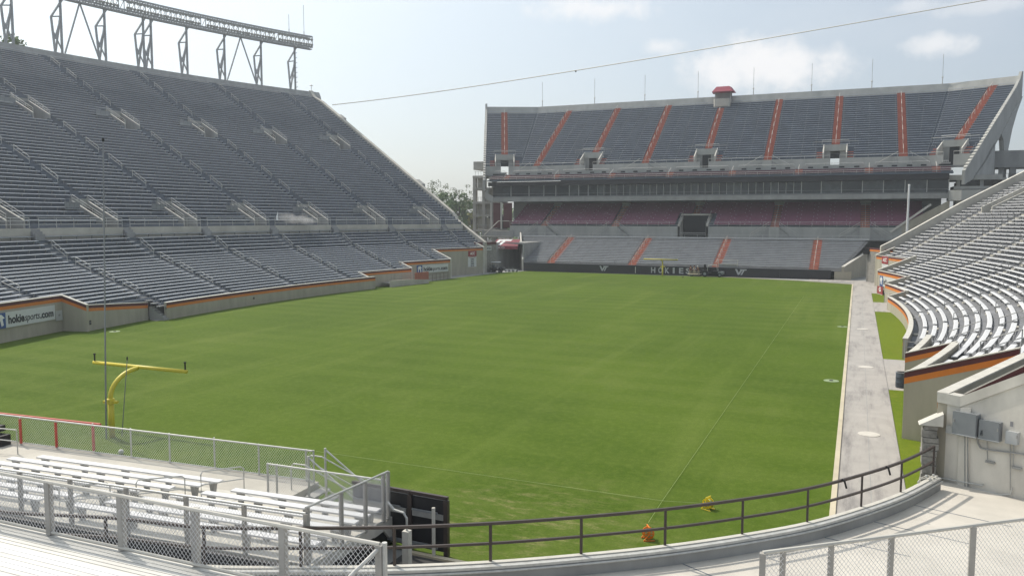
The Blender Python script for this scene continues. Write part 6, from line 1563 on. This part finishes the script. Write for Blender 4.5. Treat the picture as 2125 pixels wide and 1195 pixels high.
def person(base, face, label, shirt, sit=False, lean=0.0):
    X = Vector((cos(face), sin(face), 0)); Y = Vector((-sin(face), cos(face), 0)); q = Vector(base)
    root = thing('person', label, 'person', q)
    hip = .95 if not sit else .52
    J = {}; E_ = []
    def j(n, x, y, z, r): J[n] = (q+X*x+Y*y+UPZ*z, r)
    j('pelvis', 0, 0, hip, .13); j('belly', .02+lean*.1, 0, hip+.2, .13); j('chest', .03+lean*.3, 0, hip+.42, .15); j('neck', .04+lean*.4, 0, hip+.58, .06); j('head', .07+lean*.45, 0, hip+.72, .10); j('crown', .06+lean*.45, 0, hip+.84, .085)
    E_ += [('pelvis', 'belly'), ('belly', 'chest'), ('chest', 'neck'), ('neck', 'head'), ('head', 'crown')]
    for s_, nm in ((1, 'l'), (-1, 'r')):
        j('sh'+nm, .03+lean*.3, .19*s_, hip+.5, .065); j('el'+nm, .1+lean*.35, .24*s_, hip+.24, .047); j('wr'+nm, .3, .16*s_, hip+.16, .035); j('ha'+nm, .38, .14*s_, hip+.16, .04)
        E_ += [('chest', 'sh'+nm), ('sh'+nm, 'el'+nm), ('el'+nm, 'wr'+nm), ('wr'+nm, 'ha'+nm)]
        if sit: j('hp'+nm, .08, .1*s_, hip-.02, .085); j('kn'+nm, .45, .11*s_, hip+.0, .065); j('an'+nm, .48, .11*s_, .08, .045)
        else: j('hp'+nm, 0, .1*s_, hip-.08, .09); j('kn'+nm, .04*s_, .1*s_, .5, .065); j('an'+nm, .03*s_-.03, .1*s_, .08, .045)
        ax = .48 if sit else .03*s_-.03; j('to'+nm, ax+.17, .11*s_, .04, .04)
        E_ += [('pelvis', 'hp'+nm), ('hp'+nm, 'kn'+nm), ('kn'+nm, 'an'+nm), ('an'+nm, 'to'+nm)]
    def skin_mesh(nm, keep, grow, material, rootj):
        ns = [k for k in J if k in keep]; idx = {k: i for i, k in enumerate(ns)}
        me = bpy.data.meshes.new(nm); me.from_pydata([J[k][0] for k in ns], [(idx[a], idx[c]) for a, c in E_ if a in idx and c in idx], [])
        o = bpy.data.objects.new(nm, me); COL.objects.link(o); md = o.modifiers.new('Skin', 'SKIN')
        if not me.skin_vertices: me.attributes.new('skin', 'FLOAT', 'POINT') if False else None
        for k in ns:
            sv = me.skin_vertices[0].data[idx[k]] if me.skin_vertices else None
            if sv: sv.radius = (J[k][1]*grow, J[k][1]*grow); sv.use_root = (k == rootj)
        o.modifiers.new('Sub', 'SUBSURF').levels = 1; o.modifiers['Sub'].render_levels = 2
        me.materials.append(MT[material]); md.use_smooth_shade = True; o.parent = root; return o
    return root, J, E_, skin_mesh
def make_skin(me_name, J, E_, keep, grow, material, rootj, root):
    ns = [k for k in J if k in keep]; idx = {k: i for i, k in enumerate(ns)}
    bm = bmesh.new(); lay = bm.verts.layers.skin.verify()
    vs = [bm.verts.new(J[k][0]) for k in ns]
    for v_, k in zip(vs, ns): v_[lay].radius = (J[k][1]*grow, J[k][1]*grow); v_[lay].use_root = (k == rootj)
    for a, c in E_:
        if a in idx and c in idx: bm.edges.new((vs[idx[a]], vs[idx[c]]))
    me = bpy.data.meshes.new(me_name); bm.to_mesh(me); bm.free(); me.materials.append(MT[material])
    o = bpy.data.objects.new(me_name, me); COL.objects.link(o)
    md = o.modifiers.new('Skin', 'SKIN'); md.use_smooth_shade = True; sb = o.modifiers.new('Sub', 'SUBSURF'); sb.levels = 1; sb.render_levels = 1
    o.parent = root; return o
for base, face, lb, shirt, sit, lean in (((4.5, 113.0, 0), -1.2, 'person in maroon shirt standing at the left end of the trailer', 'shirt', False, .2), ((5.15, 113.35, .42), -1.6, 'person in pale shirt sitting on the trailer between two others', 'shirt2', True, .3), ((5.95, 113.0, 0), -2.0, 'person in maroon shirt and pale cap leaning beside the tractor', 'shirt', False, .7)):
    root, J, E_, _f = person(base, face, lb, shirt, sit, lean)
    body = make_skin('body', J, E_, set(J), 1.0, 'skin', 'pelvis', root)
    make_skin('shirt', J, E_, {'pelvis', 'belly', 'chest', 'shl', 'shr', 'ell', 'elr'}, 1.18, shirt, 'chest', root)
    make_skin('trousers', J, E_, {'pelvis', 'hpl', 'hpr', 'knl', 'knr', 'anl', 'anr'}, 1.2, 'trouser', 'pelvis', root)
    m = MB(); c = J['crown'][0]; m.lathe(c-UPZ*.06, ((.118, 0), (.12, .06), (.09, .13), (.03, .16)), 12); m.build('cap', 'white' if 'pale cap' in lb else 'maroon', root)
    fix_children(root)
# parked bicycles / hand mowers by the tunnel
for k in range(3):
    x, y = -29.2+.75*k, 110.6+.15*k; r = thing('hand_mower', ['small pale machine nearest the golf cart by the tunnel', 'small pale machine in the middle by the tunnel', 'small pale machine at the end wall by the tunnel'][k], 'mower', (x, y, 0), 'small machines by the tunnel')
    for dx in (-.3, .3): wheel((x+dx, y, .2), .2, .1, r)
    m = MB(); m.box((x, y, .32), (.55, .4, .22)); m.build('engine', 'offwhite', r)
    m = MB(); m.tube([(x-.25, y-.15, .35), (x-.65, y-.15, .95), (x-.65, y+.15, .95), (x-.25, y+.15, .35)], .02, 6); m.build('handle', 'galv', r); fix_children(r)
# ball and small things on the grass
q = W(251, 937, .11); m = MB(); m.lathe(q-UPZ*.11, [(.11*sin(pi*k/8)+.001, .11-.11*cos(pi*k/8)) for k in range(9)], 12); tag(m.build('ball', 'ball', None, True), 'small pale ball lying on the grass behind the fence', 'ball', kind='thing')
q = W(1417, 575, .05); m = MB(); m.lathe(q-UPZ*.05, ((.2, 0), (.22, .06), (.12, .1)), 10); tag(m.build('ground_plug', 'rubber'), 'tiny dark plug on the grass before the banner', 'plug', kind='thing')
# ---------------------------------------------------------------- trees
def tree(x, y, h, cr, label, leaf, seed, dens=1500, trunk=.35, airy=0.0, z0=0):
    rnd = random.Random(seed); root = thing('tree', label, 'tree', (x, y, z0), 'trees beyond the stadium')
    m = MB(); m.tube([(x, y, z0), (x+.2, y, z0+h*.4), (x+.1, y+.2, z0+h*.85)], [trunk, trunk*.7, trunk*.2], 8)
    tips = []
    for k in range(9):
        a = rnd.uniform(0, 2*pi); z = z0+h*rnd.uniform(.3, .7); l = cr*rnd.uniform(.5, .95)
        e = Vector((x+cos(a)*l, y+sin(a)*l, z+h*rnd.uniform(.12, .3))); m.tube([(x, y, z), Vector((x, y, z)).lerp(e, .5)+UPZ*.5, e], [trunk*.4, trunk*.25, trunk*.08], 5); tips.append(e)
    m.build('trunk', 'bark', root)
    m = MB(); cl = []
    for k in range(30):
        a = rnd.uniform(0, 2*pi); zz = rnd.uniform(.32, 1.0); rr = cr*sqrt(max(.05, 1-((zz-.6)/.46)**2))*rnd.uniform(.3, 1.0)
        cl.append((Vector((x+cos(a)*rr, y+sin(a)*rr, z0+h*zz)), cr*rnd.uniform(.16, .36)))
    for k in range(dens):
        c, r = rnd.choice(cl)
        d = Vector((rnd.gauss(0, 1), rnd.gauss(0, 1), rnd.gauss(0, .8))); d = d.normalized()*r*rnd.uniform(.4, 1.15)
        q = c+d; s_ = rnd.uniform(.25, .5)*(1-.35*airy)
        n1 = Vector((rnd.gauss(0, 1), rnd.gauss(0, 1), rnd.gauss(0, 1))).normalized(); n2 = n1.orthogonal().normalized(); n3 = n1.cross(n2)
        m.add((q+n2*s_, q+n3*s_*.6, q-n2*s_, q-n3*s_*.6), ((0, 1, 2, 3),))
    m.build('crown', leaf, root); fix_children(root)
def tz(u, v, Y): return WY(u, v, Y)
for k, (u, vt, Y, cr, leaf, n, lb, ai) in enumerate(((905, 378, 205, 4.2, 'leaf2', 800, 'airy olive tree nearest the sloping end of the left stand', 1), (932, 384, 210, 4.4, 'leaf2', 700, 'airy olive tree in the middle of the gap between the stands', 1), (962, 384, 204, 4.2, 'leaf2', 750, 'airy olive tree beside the beige stair tower', 1),
        (920, 402, 190, 4.0, 'leaf', 1500, 'dense dark green tree behind the left stand', 0), (952, 408, 178, 4.6, 'leaf', 2200, 'bright green dense tree in the gap before the stair tower', 0), (978, 418, 186, 4.0, 'leaf3', 1300, 'yellow green tree half hidden by the stair tower', 0), (890, 395, 196, 3.6, 'leaf', 1100, 'dark green tree topmost behind the sloping wall', 0))):
    t = tz(u, vt, Y); tree(t.x, Y, t.z, cr, lb, leaf, 20+k, n, airy=ai)
t = CAM + ray(4, 62).normalized()*190
tree(t.x, t.y, t.z, 5.5, 'dark tree top showing above the left stand at the picture edge', 'leaf', 44, 2200)
rnd = random.Random(9); m = MB()
for k in range(16000):
    x = rnd.uniform(-380, 380); y = rnd.uniform(300, 340) - abs(x)*.05; zc = 5+6*abs(sin(x*.031)+.5*sin(x*.083)); q = Vector((x, y, rnd.uniform(0, 1)**.7*(10+zc*.55)))
    n1 = Vector((rnd.gauss(0, 1), rnd.gauss(0, 1), rnd.gauss(0, 1))).normalized(); n2 = n1.orthogonal().normalized(); n3 = n1.cross(n2); s_ = rnd.uniform(.8, 1.6)
    m.add((q+n2*s_, q+n3*s_*.7, q-n2*s_, q-n3*s_*.7), ((0, 1, 2, 3),))
stuff(m.build('distant_wood', 'leaf'))
# ---------------------------------------------------------------- water mist and the air
def volume_mat(name, dens, col, aniso, noisy=False):
    mm = bpy.data.materials.new(name); mm.use_nodes = True; t = mm.node_tree; t.nodes.clear()
    o = t.nodes.new('ShaderNodeOutputMaterial'); v_ = t.nodes.new('ShaderNodeVolumePrincipled'); v_.inputs['Color'].default_value = (*col, 1); v_.inputs['Density'].default_value = dens; v_.inputs['Anisotropy'].default_value = aniso
    t.links.new(v_.outputs[0], o.inputs['Volume'])
    return mm
MT['air'] = volume_mat('hazy_air', .00055, (.88, .94, 1.0), .45)
MT['mist'] = volume_mat('water_mist', .13, (1, 1, 1), .2)
m = MB(); m.box((0, 100, 33), (1000, 740, 74)); stuff(m.build('haze', 'air'))
MT['jet'] = mat('white_water', (.8, .82, .84), .5)
c = W(600, 448, ZW+1.0); 
th_c = .105; q = LB.P(.104, 148.6, ZW+.8); 
sp_ = thing('water_spray', 'white plume of water spray drifting along the left stand walkway', 'spray', q)
rq_ = random.Random(5)
for k in range(11):
    f = k/10; t = .1062+.042*f+rq_.uniform(-.003, .003); sx = .5+1.5*f+rq_.uniform(0, .5); sz = .3+.45*sin(pi*min(1, f*.8+.2))*rq_.uniform(.7, 1.1)
    bm = bmesh.new(); bmesh.ops.create_icosphere(bm, subdivisions=3, radius=1)
    for v_ in bm.verts: v_.co *= 1+.22*sin(3*v_.co.x+k)+.18*sin(5*v_.co.y+2*k)+.12*sin(8*v_.co.z+k)
    me = bpy.data.meshes.new('mist_cloud'); bm.to_mesh(me); bm.free(); me.materials.append(MT['mist']); o = bpy.data.objects.new('mist_cloud', me); COL.objects.link(o)
    pos = LB.P(t, 147.9+rq_.uniform(-.3, .2), ZW+1.15-.55*f+rq_.uniform(-.15, .2)); o.matrix_world = Matrix.Translation(pos) @ Matrix.Rotation(pi/2+.1, 4, 'Z') @ Matrix.Diagonal((sx, .7, sz, 1)); o.parent = sp_
m = MB(); a = LB.P(.1055, 148.5, ZW+.6); m.tube([a+UPZ*.2, a+UPZ*.8, a+UPZ*1.4+Vector((0, .2, 0))], [.16, .09, .02], 8); m.build('water_jet', 'jet', sp_)
fix_children(sp_)
